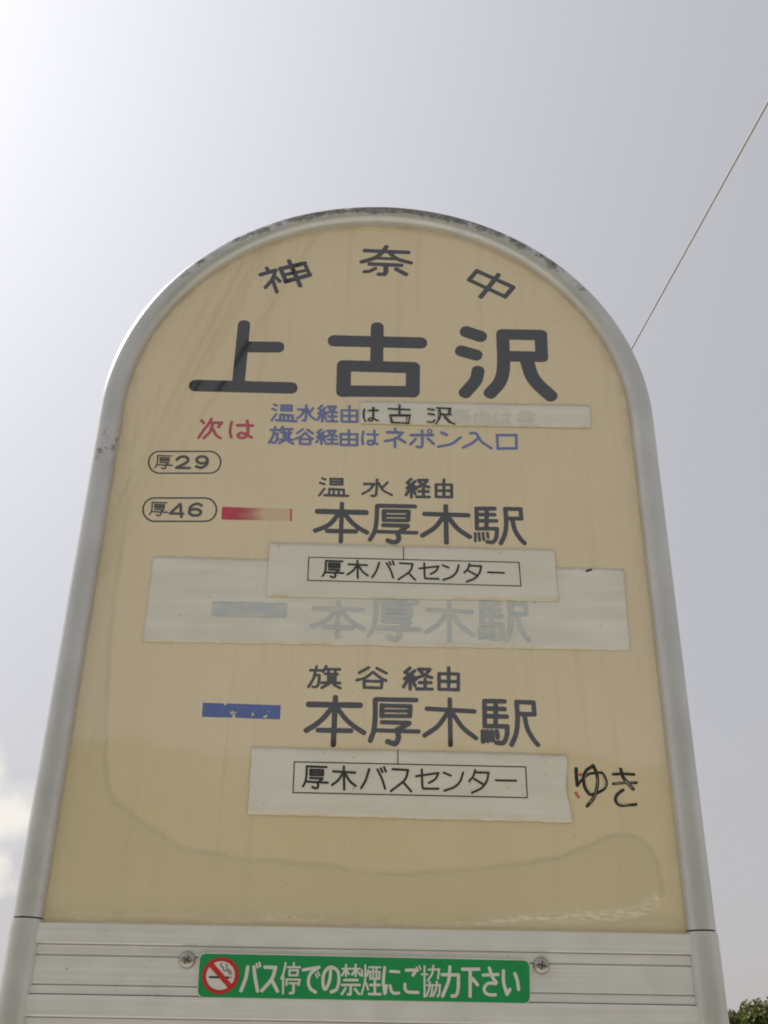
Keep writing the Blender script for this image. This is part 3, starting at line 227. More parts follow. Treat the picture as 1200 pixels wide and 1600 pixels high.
def strokes_mesh(name, keys, depth, mat, parent, square=2.3, jitter=0.0, seed=1, scale_w=1.0):
    """painted strokes of even width with round ends; every stroke a hair above the last"""
    rnd = random.Random(seed)
    bm = bmesh.new()
    items = []
    for k in keys: items += STROKES[k]
    for si, (wd, pts) in enumerate(items):
        wd *= scale_w
        closed = len(pts) > 3 and (Vector(pts[0]) - Vector(pts[-1])).length < 0.05
        C = catmull(pts, 6)
        if len(pts) == 2:
            a, b = Vector(pts[0]), Vector(pts[1])
            m = 5 if jitter else 1
            C = [a.lerp(b, i / m) for i in range(m + 1)]
        y = -(depth + 0.018 * (si % 16)) * MM
        h = wd / 2
        left, right = [], []
        for i, c in enumerate(C):
            if closed:
                a = C[i - 1] if i > 0 else C[-2]; b = C[i + 1] if i < len(C) - 1 else C[1]
            else:
                a = C[max(i - 1, 0)]; b = C[min(i + 1, len(C) - 1)]
            t = (b - a)
            if t.length < 1e-6: t = Vector((1, 0))
            t.normalize(); nn = Vector((-t.y, t.x))
            hh = h * (1 + jitter * rnd.uniform(-1, 1))
            left.append(c + nn * hh); right.append(c - nn * hh)
        lv, rv = [], []
        for i, (a, b) in enumerate(zip(left, right)):      # a stroke that crosses itself lies on top of its own start
            yy = y - 0.0004 * MM * i
            lv.append(bm.verts.new((a.x * MM, yy, a.y * MM))); rv.append(bm.verts.new((b.x * MM, yy, b.y * MM)))
        if closed: lv[-1], rv[-1] = lv[0], rv[0]
        for i in range(len(lv) - 1):
            try: bm.faces.new((lv[i], lv[i + 1], rv[i + 1], rv[i]))
            except ValueError: pass
        if not closed:
            for end in (0, 1):
                c = C[0] if end == 0 else C[-1]
                q = C[1] if end == 0 else C[-2]
                ye = y - (0.0 if end == 0 else 0.0004 * MM * (len(C) - 1))
                t = (c - q).normalized(); nn = Vector((-t.y, t.x))
                hh = ((left[0] - right[0]).length if end == 0 else (left[-1] - right[-1]).length) / 2
                fan = []
                K = 10
                for k in range(1, K):
                    an = math.pi * k / K
                    ca, sa = math.cos(an), math.sin(an)
                    pf = c + nn * hh * math.copysign(abs(ca) ** (2 / square), ca) + t * hh * sa ** (2 / square)
                    fan.append(bm.verts.new((pf.x * MM, ye, pf.y * MM)))
                first, last = (rv[0], lv[0]) if end == 0 else (lv[-1], rv[-1])
                vs = [first] + fan + [last]
                bm.faces.new(vs)
    bmesh.ops.remove_doubles(bm, verts=[], dist=0)
    for f in bm.faces:
        f.normal_update()
        if f.normal.y > 0: f.normal_flip()
    return mesh_obj(name, bm, mat, parent)

# ------------------------------------------------------------------ materials
def mat_new(name):
    m = bpy.data.materials.new(name)
    m.use_nodes = True
    t = m.node_tree
    p = t.nodes['Principled BSDF']
    return m, t, p
def obj_coord(t, scale=(1, 1, 1), loc=(0, 0, 0)):
    tc = N(t, 'ShaderNodeTexCoord'); mp = N(t, 'ShaderNodeMapping')
    mp.inputs['Scale'].default_value = scale
    mp.inputs['Location'].default_value = loc
    L(t, tc, 'Object', mp, 'Vector')
    return mp
def noise_fac(t, mp, scale, lo, hi, detail=5, rough=0.55, to0=0.0, to1=1.0):
    n = N(t, 'ShaderNodeTexNoise', inp={'Scale': scale, 'Detail': detail, 'Roughness': rough})
    L(t, mp, 'Vector', n, 'Vector')
    r = N(t, 'ShaderNodeMapRange', inp={'From Min': lo, 'From Max': hi, 'To Min': to0, 'To Max': to1})
    L(t, n, 'Fac', r, 'Value')
    return r
def mixc(t, fac, a, b, blend='MIX'):
    """fac: node or float; a, b: (node, socket) or colour"""
    m = N(t, 'ShaderNodeMix', data_type='RGBA', blend_type=blend)
    if isinstance(fac, (int, float)): m.inputs[0].default_value = fac
    else: t.links.new(fac.outputs[0], m.inputs[0])
    for s, v in ((6, a), (7, b)):
        if isinstance(v, bpy.types.Node): t.links.new(v.outputs[2] if v.bl_idname == 'ShaderNodeMix' else v.outputs[0], m.inputs[s])
        else: m.inputs[s].default_value = (*v, 1)
    return m
def setc(t, p, node):
    t.links.new(node.outputs[2], p.inputs['Base Color'])
def bump(t, p, fac, strength, dist=0.001):
    b = N(t, 'ShaderNodeBump', inp={'Strength': strength, 'Distance': dist})
    t.links.new(fac.outputs[0], b.inputs['Height'])
    t.links.new(b.outputs[0], p.inputs['Normal'])

def letter_mat(name, c, c2, rough=0.16, ior=1.5, chips=0.0, chip_col=(0.5, 0.42, 0.28), chip_scale=350):
    m, t, p = mat_new(name)
    mp = obj_coord(t)
    f = noise_fac(t, mp, 90, 0.35, 0.7)
    cc = mixc(t, f, c, c2)
    if chips:
        g = noise_fac(t, mp, chip_scale, chips, chips + 0.02, detail=2)
        cc = mixc(t, g, cc, chip_col)
    setc(t, p, cc)
    p.inputs['Roughness'].default_value = rough
    p.inputs['IOR'].default_value = ior
    return m

# cream face enamel: yellowed, faint vertical weave, water stains
def face_material():
    m, t, p = mat_new('cream_enamel')
    mp = obj_coord(t)
    f1 = noise_fac(t, mp, 7, 0.3, 0.7)
    c = mixc(t, f1, FACE_A, FACE_B)
    mp2 = obj_coord(t, (420, 1, 26))
    f2 = noise_fac(t, mp2, 1, 0.35, 0.65, detail=2, to0=0.0, to1=0.10)
    c = mixc(t, f2, c, FACE_C)
    dr = noise_fac(t, obj_coord(t, (95, 1, 3.2)), 1, 0.56, 0.74, detail=6, to1=0.22)      # old rain runs
    c = mixc(t, dr, c, (0.47, 0.385, 0.25))
    cl_ = noise_fac(t, mp, 42, 0.55, 0.75, detail=7, to1=0.20)
    c = mixc(t, cl_, c, (0.74, 0.65, 0.49))
    gr = noise_fac(t, mp, 900, 0.40, 0.62, detail=2, to1=0.10)
    c = mixc(t, gr, c, (0.42, 0.34, 0.22))
    a = N(t, 'ShaderNodeAttribute', attribute_name='damp')
    s = N(t, 'ShaderNodeMath', operation='MULTIPLY'); s.inputs[1].default_value = 0.40
    t.links.new(a.outputs['Fac'], s.inputs[0])
    c = mixc(t, s, c, (0.60, 0.53, 0.34))
    a = N(t, 'ShaderNodeAttribute', attribute_name='tide')
    s = N(t, 'ShaderNodeMath', operation='MULTIPLY'); s.inputs[1].default_value = 0.5
    t.links.new(a.outputs['Fac'], s.inputs[0])
    c = mixc(t, s, c, (0.33, 0.32, 0.24))
    a = N(t, 'ShaderNodeAttribute', attribute_name='scuff')
    g = noise_fac(t, obj_coord(t, (120, 1, 500)), 1, 0.40, 0.62, detail=4)
    s = N(t, 'ShaderNodeMath', operation='MULTIPLY')
    t.links.new(a.outputs['Fac'], s.inputs[0]); t.links.new(g.outputs[0], s.inputs[1])
    c = mixc(t, s, c, (0.88, 0.80, 0.60))
    a = N(t, 'ShaderNodeAttribute', attribute_name='rim')
    g = noise_fac(t, mp, 60, 0.35, 0.65)
    s = N(t, 'ShaderNodeMath', operation='MULTIPLY')
    t.links.new(a.outputs['Fac'], s.inputs[0]); t.links.new(g.outputs[0], s.inputs[1])
    s2 = N(t, 'ShaderNodeMath', operation='MULTIPLY'); s2.inputs[1].default_value = 0.5
    t.links.new(s.outputs[0], s2.inputs[0])
    c = mixc(t, s2, c, (0.46, 0.29, 0.15))
    sp = noise_fac(t, mp, 330, 0.765, 0.79, detail=1, to1=0.6)      # fly specks
    c = mixc(t, sp, c, (0.16, 0.13, 0.10))
    setc(t, p, c)
    rr = noise_fac(t, mp, 30, 0.3, 0.7, to0=0.028, to1=0.05)
    t.links.new(rr.outputs[0], p.inputs['Roughness'])
    p.inputs['IOR'].default_value = 1.8
    bump(t, p, noise_fac(t, obj_coord(t, (1, 1, 1)), 16, 0.2, 0.8, detail=1), 0.02, 0.002)
    return m
FACE_A = (0.745, 0.612, 0.385); FACE_B = (0.79, 0.665, 0.43); FACE_C = (0.58, 0.465, 0.28)

def metal(name, base, base2, rough, metallic, dirt=False, brush=None, spec=0.5):
    m, t, p = mat_new(name)
    mp = obj_coord(t)
    f = noise_fac(t, mp, 24, 0.3, 0.7)
    c = mixc(t, f, base, base2)
    if brush:
        g = noise_fac(t, obj_coord(t, brush), 1, 0.3, 0.7, detail=3, to1=0.35)
        c = mixc(t, g, c, tuple(x * 0.74 for x in base))
        g = noise_fac(t, obj_coord(t, (6, 60, 220)), 1, 0.50, 0.75, detail=6, to1=0.28)
        c = mixc(t, g, c, (0.50, 0.475, 0.44))
    sp = noise_fac(t, mp, 330, 0.735, 0.76, detail=2, to1=0.5)
    c = mixc(t, sp, c, (0.18, 0.17, 0.14))
    rv = noise_fac(t, mp, 55, 0.3, 0.7, to0=rough - 0.05, to1=rough + 0.07)
    if dirt:
        a = N(t, 'ShaderNodeAttribute', attribute_name='grime')
        g = noise_fac(t, mp, 75, 0.30, 0.72, detail=8, rough=0.72)
        s = N(t, 'ShaderNodeMath', operation='ADD')
        t.links.new(a.outputs['Fac'], s.inputs[0]); t.links.new(g.outputs[0], s.inputs[1])
        r = N(t, 'ShaderNodeMapRange', inp={'From Min': 0.86, 'From Max': 1.10, 'To Max': 0.9})
        t.links.new(s.outputs[0], r.inputs['Value'])
        g2 = noise_fac(t, mp, 210, 0.35, 0.62, detail=4)
        dc = mixc(t, g2, (0.07, 0.072, 0.06), (0.27, 0.27, 0.24))
        c = mixc(t, r, c, dc)
        mt = N(t, 'ShaderNodeMapRange', inp={'To Min': metallic, 'To Max': 0.0})
        t.links.new(r.outputs[0], mt.inputs['Value']); t.links.new(mt.outputs[0], p.inputs['Metallic'])
        ad = N(t, 'ShaderNodeMath', operation='MULTIPLY_ADD'); ad.inputs[1].default_value = 0.4
        t.links.new(r.outputs[0], ad.inputs[0]); t.links.new(rv.outputs[0], ad.inputs[2])
        t.links.new(ad.outputs[0], p.inputs['Roughness'])
    else:
        p.inputs['Metallic'].default_value = metallic
        t.links.new(rv.outputs[0], p.inputs['Roughness'])
    setc(t, p, c)
    bump(t, p, noise_fac(t, mp, 38, 0.3, 0.7, detail=4), 0.05, 0.001)
    return m

M_FACE = face_material()
M_TUBE = metal('satin_anodised_tube', (0.54, 0.535, 0.51), (0.64, 0.63, 0.60), 0.33, 0.5, dirt=True)
M_POST = metal('satin_anodised_post', (0.54, 0.525, 0.49), (0.64, 0.62, 0.585), 0.33, 0.5)
M_SLAT = metal('brushed_aluminium', (0.90, 0.875, 0.86), (0.95, 0.93, 0.915), 0.32, 0.5, brush=(2.5, 60, 700))
M_GAP = letter_mat('dark_gap', (0.03, 0.03, 0.03), (0.05, 0.05, 0.05), 0.6)
M_BLACK = letter_mat('black_vinyl', (0.021, 0.022, 0.024), (0.032, 0.033, 0.035), 0.035, 1.95, chips=0.745)
M_PRINT = letter_mat('black_print', (0.030, 0.030, 0.028), (0.045, 0.045, 0.042), 0.25)
M_BADGE = letter_mat('grey_print', (0.045, 0.046, 0.045), (0.075, 0.075, 0.07), 0.08, 1.8)
M_RED = letter_mat('red_vinyl', (0.44, 0.050, 0.075), (0.50, 0.080, 0.10), 0.07, 1.8)
M_BLUE = letter_mat('blue_vinyl', (0.12, 0.16, 0.36), (0.15, 0.19, 0.40), 0.07, 1.8)
M_MARK = letter_mat('black_marker', (0.018, 0.020, 0.020), (0.045, 0.045, 0.04), 0.22)
M_MARK_THIN = letter_mat('worn_marker', (0.30, 0.28, 0.22), (0.42, 0.38, 0.27), 0.25)
M_SMEAR = letter_mat('red_smear', (0.55, 0.10, 0.07), (0.50, 0.20, 0.12), 0.3)
M_GREEN = letter_mat('green_print', (0.010, 0.27, 0.075), (0.014, 0.30, 0.088), 0.28)
M_WHITE = letter_mat('plate_white', (0.66, 0.64, 0.57), (0.72, 0.70, 0.63), 0.3)
M_PROHIBIT = letter_mat('prohibition_red', (0.52, 0.025, 0.025), (0.56, 0.035, 0.03), 0.28)
M_SCREW = metal('screw_steel', (0.34, 0.315, 0.28), (0.50, 0.47, 0.42), 0.25, 1.0)

def sticker_material(name, base, base2, mottle):
    """aged tape: cloudy white, yellowed and wrinkled"""
    m, t, p = mat_new(name)
    mp = obj_coord(t)
    c = mixc(t, noise_fac(t, mp, 22, 0.32, 0.68, detail=5), base, base2)
    c = mixc(t, noise_fac(t, obj_coord(t, (14, 1, 95)), 1, 0.45, 0.72, detail=4, to1=mottle), c, (0.84, 0.82, 0.74))
    e = N(t, 'ShaderNodeAttribute', attribute_name='edge')
    g = noise_fac(t, obj_coord(t, (70, 1, 160)), 1, 0.42, 0.62, detail=4)
    s = N(t, 'ShaderNodeMath', operation='MULTIPLY')
    t.links.new(e.outputs['Fac'], s.inputs[0]); t.links.new(g.outputs[0], s.inputs[1])
    c = mixc(t, s, c, (0.66, 0.53, 0.32))
    c = mixc(t, noise_fac(t, mp, 330, 0.755, 0.78, detail=1, to1=0.5), c, (0.25, 0.22, 0.16))
    setc(t, p, c)
    p.inputs['Roughness'].default_value = 0.22
    bump(t, p, noise_fac(t, obj_coord(t, (40, 1, 110)), 1, 0.3, 0.7, detail=4), 0.10, 0.0006)
    return m
M_TAPE = sticker_material('cloudy_tape', (0.68, 0.65, 0.55), (0.74, 0.715, 0.62), 0.6)
M_PAPER = sticker_material('aged_label', (0.70, 0.665, 0.555), (0.755, 0.725, 0.625), 0.45)

def ghost_material(name, c, lo, hi):
    m, t, p = mat_new(name)
    f = noise_fac(t, obj_coord(t, (60, 1, 150)), 1, lo, hi, detail=5)
    c = mixc(t, noise_fac(t, obj_coord(t), 80, .3, .7), c, tuple(x * 1.12 for x in c))
    setc(t, p, c)
    c = mixc(t, f, (0.68, 0.65, 0.54), c)
    setc(t, p, c)
    p.inputs['Roughness'].default_value = 0.22
    return m
M_GHOST = ghost_material('letters_showing_through', (0.46, 0.50, 0.50), 0.15, 0.60)
M_GHOST_FAINT = ghost_material('faint_letters_showing_through', (0.62, 0.605, 0.53), 0.30, 0.75)

def bar_material(name, c, c2, mode):
    m, t, p = mat_new(name)
    cc = mixc(t, noise_fac(t, obj_coord(t), 120, 0.3, 0.7), c, c2)
    setc(t, p, cc)
    p.inputs['Roughness'].default_value = 0.2
    if mode == 'fade':          # sun-bleached and rubbed away towards one end
        a = N(t, 'ShaderNodeAttribute', attribute_name='fade')
        n = noise_fac(t, obj_coord(t, (50, 1, 200)), 1, 0.25, 0.75, detail=5, to0=-0.09, to1=0.09)
        s = N(t, 'ShaderNodeMath', operation='ADD')
        t.links.new(a.outputs['Fac'], s.inputs[0]); t.links.new(n.outputs[0], s.inputs[1])
        r = N(t, 'ShaderNodeMapRange', inp={'From Min': 0.12, 'From Max': 0.62, 'To Min': 0.97, 'To Max': 0.12})
        t.links.new(s.outputs[0], r.inputs['Value'])
        t.links.new(r.outputs[0], p.inputs['Alpha'])
    else:                       # chipped
        n = noise_fac(t, obj_coord(t, (1, 1, 1), (0.31, 0, 0.12)), 130, 0.60, 0.607, detail=3, to0=1.0, to1=0.0)
        t.links.new(n.outputs[0], p.inputs['Alpha'])
    return m
M_REDBAR = bar_material('faded_red_bar', (0.55, 0.045, 0.085), (0.60, 0.075, 0.11), 'fade')
M_BLUEBAR = bar_material('chipped_blue_bar', (0.105, 0.15, 0.37), (0.125, 0.17, 0.40), 'chip')

# ------------------------------------------------------------------ the setting
def ground():
    bm = bmesh.new()
    n = 60; S = 1500.0
    vs = {}
    def g(i):
        t = (i / n - 0.5) * 2
        return math.copysign(abs(t) ** 3, t) * S
    for i in range(n + 1):
        for j in range(n + 1):
            vs[i, j] = bm.verts.new((g(i), g(j), 0))
    for i in range(n):
        for j in range(n):
            bm.faces.new((vs[i, j], vs[i + 1, j], vs[i + 1, j + 1], vs[i, j + 1]))
    m, t, p = mat_new('dry_grass_and_earth')
    mp = obj_coord(t)
    c = mixc(t, noise_fac(t, mp, 0.6, 0.35, 0.65), (0.075, 0.095, 0.03), (0.20, 0.16, 0.09))
    c = mixc(t, noise_fac(t, mp, 25, 0.4, 0.7), c, (0.11, 0.12, 0.05))
    setc(t, p, c); p.inputs['Roughness'].default_value = 0.95
    tag(mesh_obj('ground', bm, m), kind='structure')
    bm = bmesh.new()
    box(bm, -40, 40, -4.2, -0.45, -0.1, 0.02)
    m, t, p = mat_new('concrete_pavement')
    mp = obj_coord(t)
    c = mixc(t, noise_fac(t, mp, 3, 0.3, 0.7), (0.47, 0.45, 0.41), (0.56, 0.54, 0.49))
    c = mixc(t, noise_fac(t, mp, 120, 0.4, 0.7, to1=0.4), c, (0.28, 0.27, 0.24))
    setc(t, p, c); p.inputs['Roughness'].default_value = 0.9
    tag(mesh_obj('pavement', bm, m), kind='structure')
    bm = bmesh.new()
    box(bm, -200, 200, -11.0, -4.204, -0.1, 0.008)
    m, t, p = mat_new('worn_asphalt')
    mp = obj_coord(t)
    c = mixc(t, noise_fac(t, mp, 60, 0.35, 0.7), (0.10, 0.10, 0.10), (0.16, 0.16, 0.155))
    setc(t, p, c); p.inputs['Roughness'].default_value = 0.85
    tag(mesh_obj('road', bm, m), kind='structure')
ground()

def hillside():
    """wooded rise across the road behind the photographer, mirrored in the glossy face"""
    bm = bmesh.new()
    nx, ny = 150, 34
    vs = {}
    for i in range(nx + 1):
        for j in range(ny + 1):
            x = -75 + 150 * i / nx
            y = -34 - 40 * j / ny
            s = min(1, j / 16)
            top = HILL_H + 1.5 * noise.noise(Vector((x * 0.09, 3.1, 0))) + 1.0 * noise.noise(Vector((x * 0.27, 7.7, 0)))
            z = top * (s * s * (3 - 2 * s))
            z += 1.5 * s * abs(noise.noise(Vector((x * 0.42, y * 0.42, 1.3)))) + 0.35 * noise.noise(Vector((x * 1.6, y * 1.6, z)))
            vs[i, j] = bm.verts.new((x, y, max(z, -0.3)))
    for i in range(nx):
        for j in range(ny):
            bm.faces.new((vs[i, j], vs[i, j + 1], vs[i + 1, j + 1], vs[i + 1, j]))
    m, t, p = mat_new('woodland_canopy')
    mp = obj_coord(t)
    c = mixc(t, noise_fac(t, mp, 1.4, 0.35, 0.65, detail=8), (0.045, 0.052, 0.026), (0.095, 0.10, 0.05))
    setc(t, p, c); p.inputs['Roughness'].default_value = 0.9
    tag(mesh_obj('hill', bm, m, smooth=True), kind='structure')
HILL_H = 15.6
hillside()

# ------------------------------------------------------------------ the sign
AX, AZ, TR = 0.2201, 0.2173, 0.00987          # arch half width and height to the tube centre, tube radius
JOINT = -0.3988                                # where the arch tube meets the lower posts
sign = empty('bus_stop_sign', (0, 0, 0))
tag(sign, 'cream round-topped bus stop sign in a grey tube frame, covered in black Japanese lettering', 'bus stop sign')

def up(o):
    o.location.z = BASE_Z
    return o

def arch_point(u):
    return (AX * math.cos(u), 0.0, AZ * math.sin(u))

def make_frame():
    bm = bmesh.new()
    pts = [(AX, 0, JOINT + (0 - JOINT) * i / 30) for i in range(30)]
    pts += [arch_point(math.pi * i / 140) for i in range(141)]
    pts += [(-AX, 0, JOINT * (i + 1) / 30) for i in range(30)]
    pts = [Vector(p) for p in pts]
    tube(bm, pts, TR, 40)
    la = bm.verts.layers.float.new('grime')
    for v in bm.verts:
        if v.co.z > 0.02:
            r = math.hypot(v.co.x / AX, v.co.z / AZ)
            outw = (r - 1) * 0.218 / TR                  # -1 inside .. 1 outside edge of the tube
            ang = math.degrees(math.atan2(v.co.z, v.co.x))
            along = max(0.0, 1 - abs(ang - 92) / 64.0) ** 0.6 if abs(ang - 92) < 64 else 0
            right = 0.12 * max(0, 1 - abs(ang - 60) / 25)
            left = 0.10 * max(0, 1 - abs(ang - 142) / 10)
            v[la] = max(0, min(1, (outw + (0.50 if v.co.y < 0 else 0)) / 0.38)) * (0.82 * along + right + left)
            v[la] += 0.32 * max(0, 1 - abs(ang - 176) / 3) * (1 if v.co.y < 0 else 0)
        elif v.co.x < 0 and v.co.y < 0 and -0.06 < v.co.z < -0.02:
            v[la] = 0.27
    return up(mesh_obj('arch_frame', bm, M_TUBE, sign, smooth=True))
make_frame()

def dist_poly(p, P):
    best = 9e9
    for i in range(len(P) - 1):
        a, b = P[i], P[i + 1]
        dx, dz = b[0] - a[0], b[1] - a[1]
        t = ((p[0] - a[0]) * dx + (p[1] - a[1]) * dz) / (dx * dx + dz * dz + 1e-9)
        t = max(0, min(1, t))
        d = (p[0] - a[0] - t * dx) ** 2 + (p[1] - a[1] - t * dz) ** 2
        if d < best: best = d
    return math.sqrt(best)

def make_face():
    tide = [tuple(v) for v in catmull(OUTLINE['tide'], 4)]
    scuff = OUTLINE['scuff']
    reg = tide + [(220, -395), (-220, -395), (-220, tide[0][1])]     # damp side of the tide line
    def inside(p):
        c = False
        n = len(reg)
        for i in range(n):
            a, b = reg[i], reg[i - 1]
            if (a[1] > p[1]) != (b[1] > p[1]) and p[0] < (b[0] - a[0]) * (p[1] - a[1]) / (b[1] - a[1]) + a[0]:
                c = not c
        return c
    bm = bmesh.new()
    l1 = bm.verts.layers.float.new('tide'); l2 = bm.verts.layers.float.new('scuff')
    l3 = bm.verts.layers.float.new('rim'); l4 = bm.verts.layers.float.new('damp')
    st = 2.0
    nx = 110; z0 = -405.0; nz = 312
    grid = {}
    for i in range(-nx, nx + 1):
        for j in range(nz + 1):
            x, z = i * st, z0 + j * st
            if abs(x) > 220: continue
            if z > 0 and (x / 220.1) ** 2 + (z / 217.3) ** 2 > 1: continue
            v = bm.verts.new((x * MM, 0, z * MM))
            jx = x + 1.6 * noise.noise(Vector((x * .06, z * .06, 0))); jz = z + 1.6 * noise.noise(Vector((x * .06, z * .06, 9)))
            d = dist_poly((jx, jz), tide) if z < 20 else 99
            k = 0.55 + 0.6 * noise.noise(Vector((x * .02, z * .02, 4)))
            v[l1] = max(0, 1 - d / 2.6) * k * (1 if z < -130 else 0.5)
            v[l4] = max(0, min(1, (10 - z) / 130)) if (z < 20 and inside((jx, jz))) else 0.0
            if z < -370:
                d = dist_poly((jx, jz), scuff)
                wd = 2.0 + 3.2 * max(0, min(1, (x - 50) / 90)) * (1 if x < 195 else 0.4)
                v[l2] = max(0, 1 - d / wd) * (0.85 if x < 60 else 1.2)
            e = 220.1 * (1 - math.hypot(x / 220.1, z / 217.3)) if z > 0 else 220 - abs(x)
            v[l3] = max(0, 1 - (e - 9) / 9.0) * (1.0 if z > -40 else 0.35)
            grid[i, j] = v
    for (i, j), v in grid.items():
        q = [grid.get((i, j)), grid.get((i + 1, j)), grid.get((i + 1, j + 1)), grid.get((i, j + 1))]
        if all(q): bm.faces.new(q)
    me_front = mesh_obj('face_panel', bm, M_FACE, sign)
    sol = me_front.modifiers.new('thickness', 'SOLIDIFY')
    sol.thickness = 0.003; sol.offset = -1
    return up(me_front)
make_face()

# lettering painted on the face
for part, key, cuts, sq in (('operator_character', 'operator', (0, 11, 20, 25), 2.3), ('stop_name_character', 'stop_name', (0, 3, 9, 17), 2.25)):
    for a, b in zip(cuts, cuts[1:]):
        STROKES['one'] = STROKES[key][a:b]
        up(strokes_mesh(part, ['one'], 0.10, M_BLACK, sign, square=sq))
up(strokes_mesh('next_stop_lettering', ['next_red'], 0.10, M_RED, sign))
up(strokes_mesh('route_note_lettering', ['next_blue'], 0.10, M_BLUE, sign))
up(strokes_mesh('via_lettering', ['via_a'], 0.10, M_BLACK, sign, jitter=0.07))
up(strokes_mesh('destination_lettering', ['dest_a'], 0.10, M_BLACK, sign))
up(strokes_mesh('via_lettering', ['via_b'], 0.10, M_BLACK, sign, jitter=0.10, seed=4))
up(strokes_mesh('destination_lettering', ['dest_b'], 0.10, M_BLACK, sign, jitter=0.03))
up(strokes_mesh('marker_handwriting', ['hand_yuki'], 0.14, M_MARK, sign, jitter=0.10, scale_w=1.15))
up(strokes_mesh('marker_wear', ['hand_yuki_gap'], 0.46, M_MARK_THIN, sign, jitter=0.35))
up(strokes_mesh('red_smear', ['red_dots'], 0.10, M_SMEAR, sign, jitter=0.3))
for key, pill in (('badge_a', 'pill_a'), ('badge_b', 'pill_b')):
    b = up(strokes_mesh('route_badge', [pill], 0.10, M_BADGE, sign))
    strokes_mesh('badge_lettering', [key], 0.10, M_BADGE, b)

def patch(name, quad, depth, mat, parent, nx=150, nz=16, ragged=0.5, seed=0, notch=None, thick=0.12, edge=4.0, raised=True):
    """a sheet stuck on the face: subdivided quad with a slightly uneven outline"""
    bm = bmesh.new()
    le = bm.verts.layers.float.new('edge'); lf = bm.verts.layers.float.new('fade')
    q = [Vector(p) for p in quad]
    W = (q[1] - q[0]).length; H = (q[3] - q[0]).length
    g = {}
    for i in range(nx + 1):
        for j in range(nz + 1):
            u, v = i / nx, j / nz
            p = q[0].lerp(q[1], u).lerp(q[3].lerp(q[2], u), v)
            if j in (0, nz):
                p.y += ragged * (noise.noise(Vector((p.x * 0.11 + seed, j, seed))) * 1.4 + noise.noise(Vector((p.x * 0.5, j + 3, seed)))) * 0.6
                if j == nz:                                   # torn lower edge
                    p.y += ragged * 2.2 * max(0, noise.noise(Vector((p.x * 0.075 + seed, 5.5, seed))) - 0.12)
            if i in (0, nx):
                p.x += ragged * noise.noise(Vector((p.y * 0.12, i, seed + 5)))
            if notch and i == nx:
                p.x -= notch[1] * math.exp(-((v - notch[0]) / 0.18) ** 2)
            w_ = 0.10 * noise.noise(Vector((p.x * 0.05, p.y * 0.16, seed))) if raised else 0
            vt = bm.verts.new((p.x * MM, -(depth + abs(w_)) * MM, p.y * MM))
            vt[le] = max(0, 1 - min(v * H, (1 - v) * H) / edge) * (0.9 if v > .5 else 0.5)
            vt[lf] = u if i < nx - 1 else -0.2
            g[i, j] = vt
    for i in range(nx):
        for j in range(nz):
            bm.faces.new((g[i, j], g[i, j + 1], g[i + 1, j + 1], g[i + 1, j]))
    for f in bm.faces: f.normal_update()
    if sum(f.normal.y for f in bm.faces) > 0:
        for f in bm.faces: f.normal_flip()
    o = mesh_obj(name, bm, mat, parent, smooth=True)
    if thick:
        s = o.modifiers.new('thickness', 'SOLIDIFY'); s.thickness = thick * MM; s.offset = -1
    return o

strip = up(patch('correction_strip', OUTLINE['S1'], 0.90, M_TAPE, sign, nz=8, ragged=0.25, seed=2, edge=1.5))
strokes_mesh('strip_handwriting', ['hand_strip'], 1.45, M_MARK, strip, jitter=0.18)
strokes_mesh('covered_lettering', ['ghost_strip'], 1.12, M_GHOST_FAINT, strip, jitter=0.2)
wide = up(patch('covering_tape', OUTLINE['S3'], 0.55, M_TAPE, sign, nx=180, nz=22, ragged=0.75, seed=5))
strokes_mesh('covered_lettering', ['ghost'], 0.78, M_GHOST, wide, jitter=0.12)
strokes_mesh('pen_mark', ['pen_mark'], 0.85, M_MARK, wide)
gb = patch('covered_bar', OUTLINE['ghost_bar'], 0.78, M_GHOST, wide, nx=20, nz=5, ragged=0.4, seed=9, thick=0, raised=False)
lab1 = up(patch('destination_label', OUTLINE['S2'], 1.30, M_PAPER, sign, ragged=0.45, seed=11))
strokes_mesh('label_lettering', ['centre_a'], 1.50, M_PRINT, lab1)
strokes_mesh('label_border', ['frame_a'], 1.50, M_PRINT, lab1, jitter=0.12)
lab2 = up(patch('destination_label', OUTLINE['S4'], 0.95, M_PAPER, sign, ragged=0.55, seed=17, notch=(0.5, 3.4)))
strokes_mesh('label_lettering', ['centre_b'], 1.15, M_PRINT, lab2)
strokes_mesh('label_border', ['frame_b'], 1.15, M_PRINT, lab2)
tag(up(patch('colour_bar', OUTLINE['red_bar'], 0.12, M_REDBAR, sign, nx=64, nz=6, ragged=0.1, thick=0, raised=False)), 'red bar rubbed and faded away towards its right end')
tag(up(patch('colour_bar', OUTLINE['blue_bar'], 0.12, M_BLUEBAR, sign, nx=40, nz=6, ragged=0.1, thick=0, raised=False)), 'chipped blue bar')

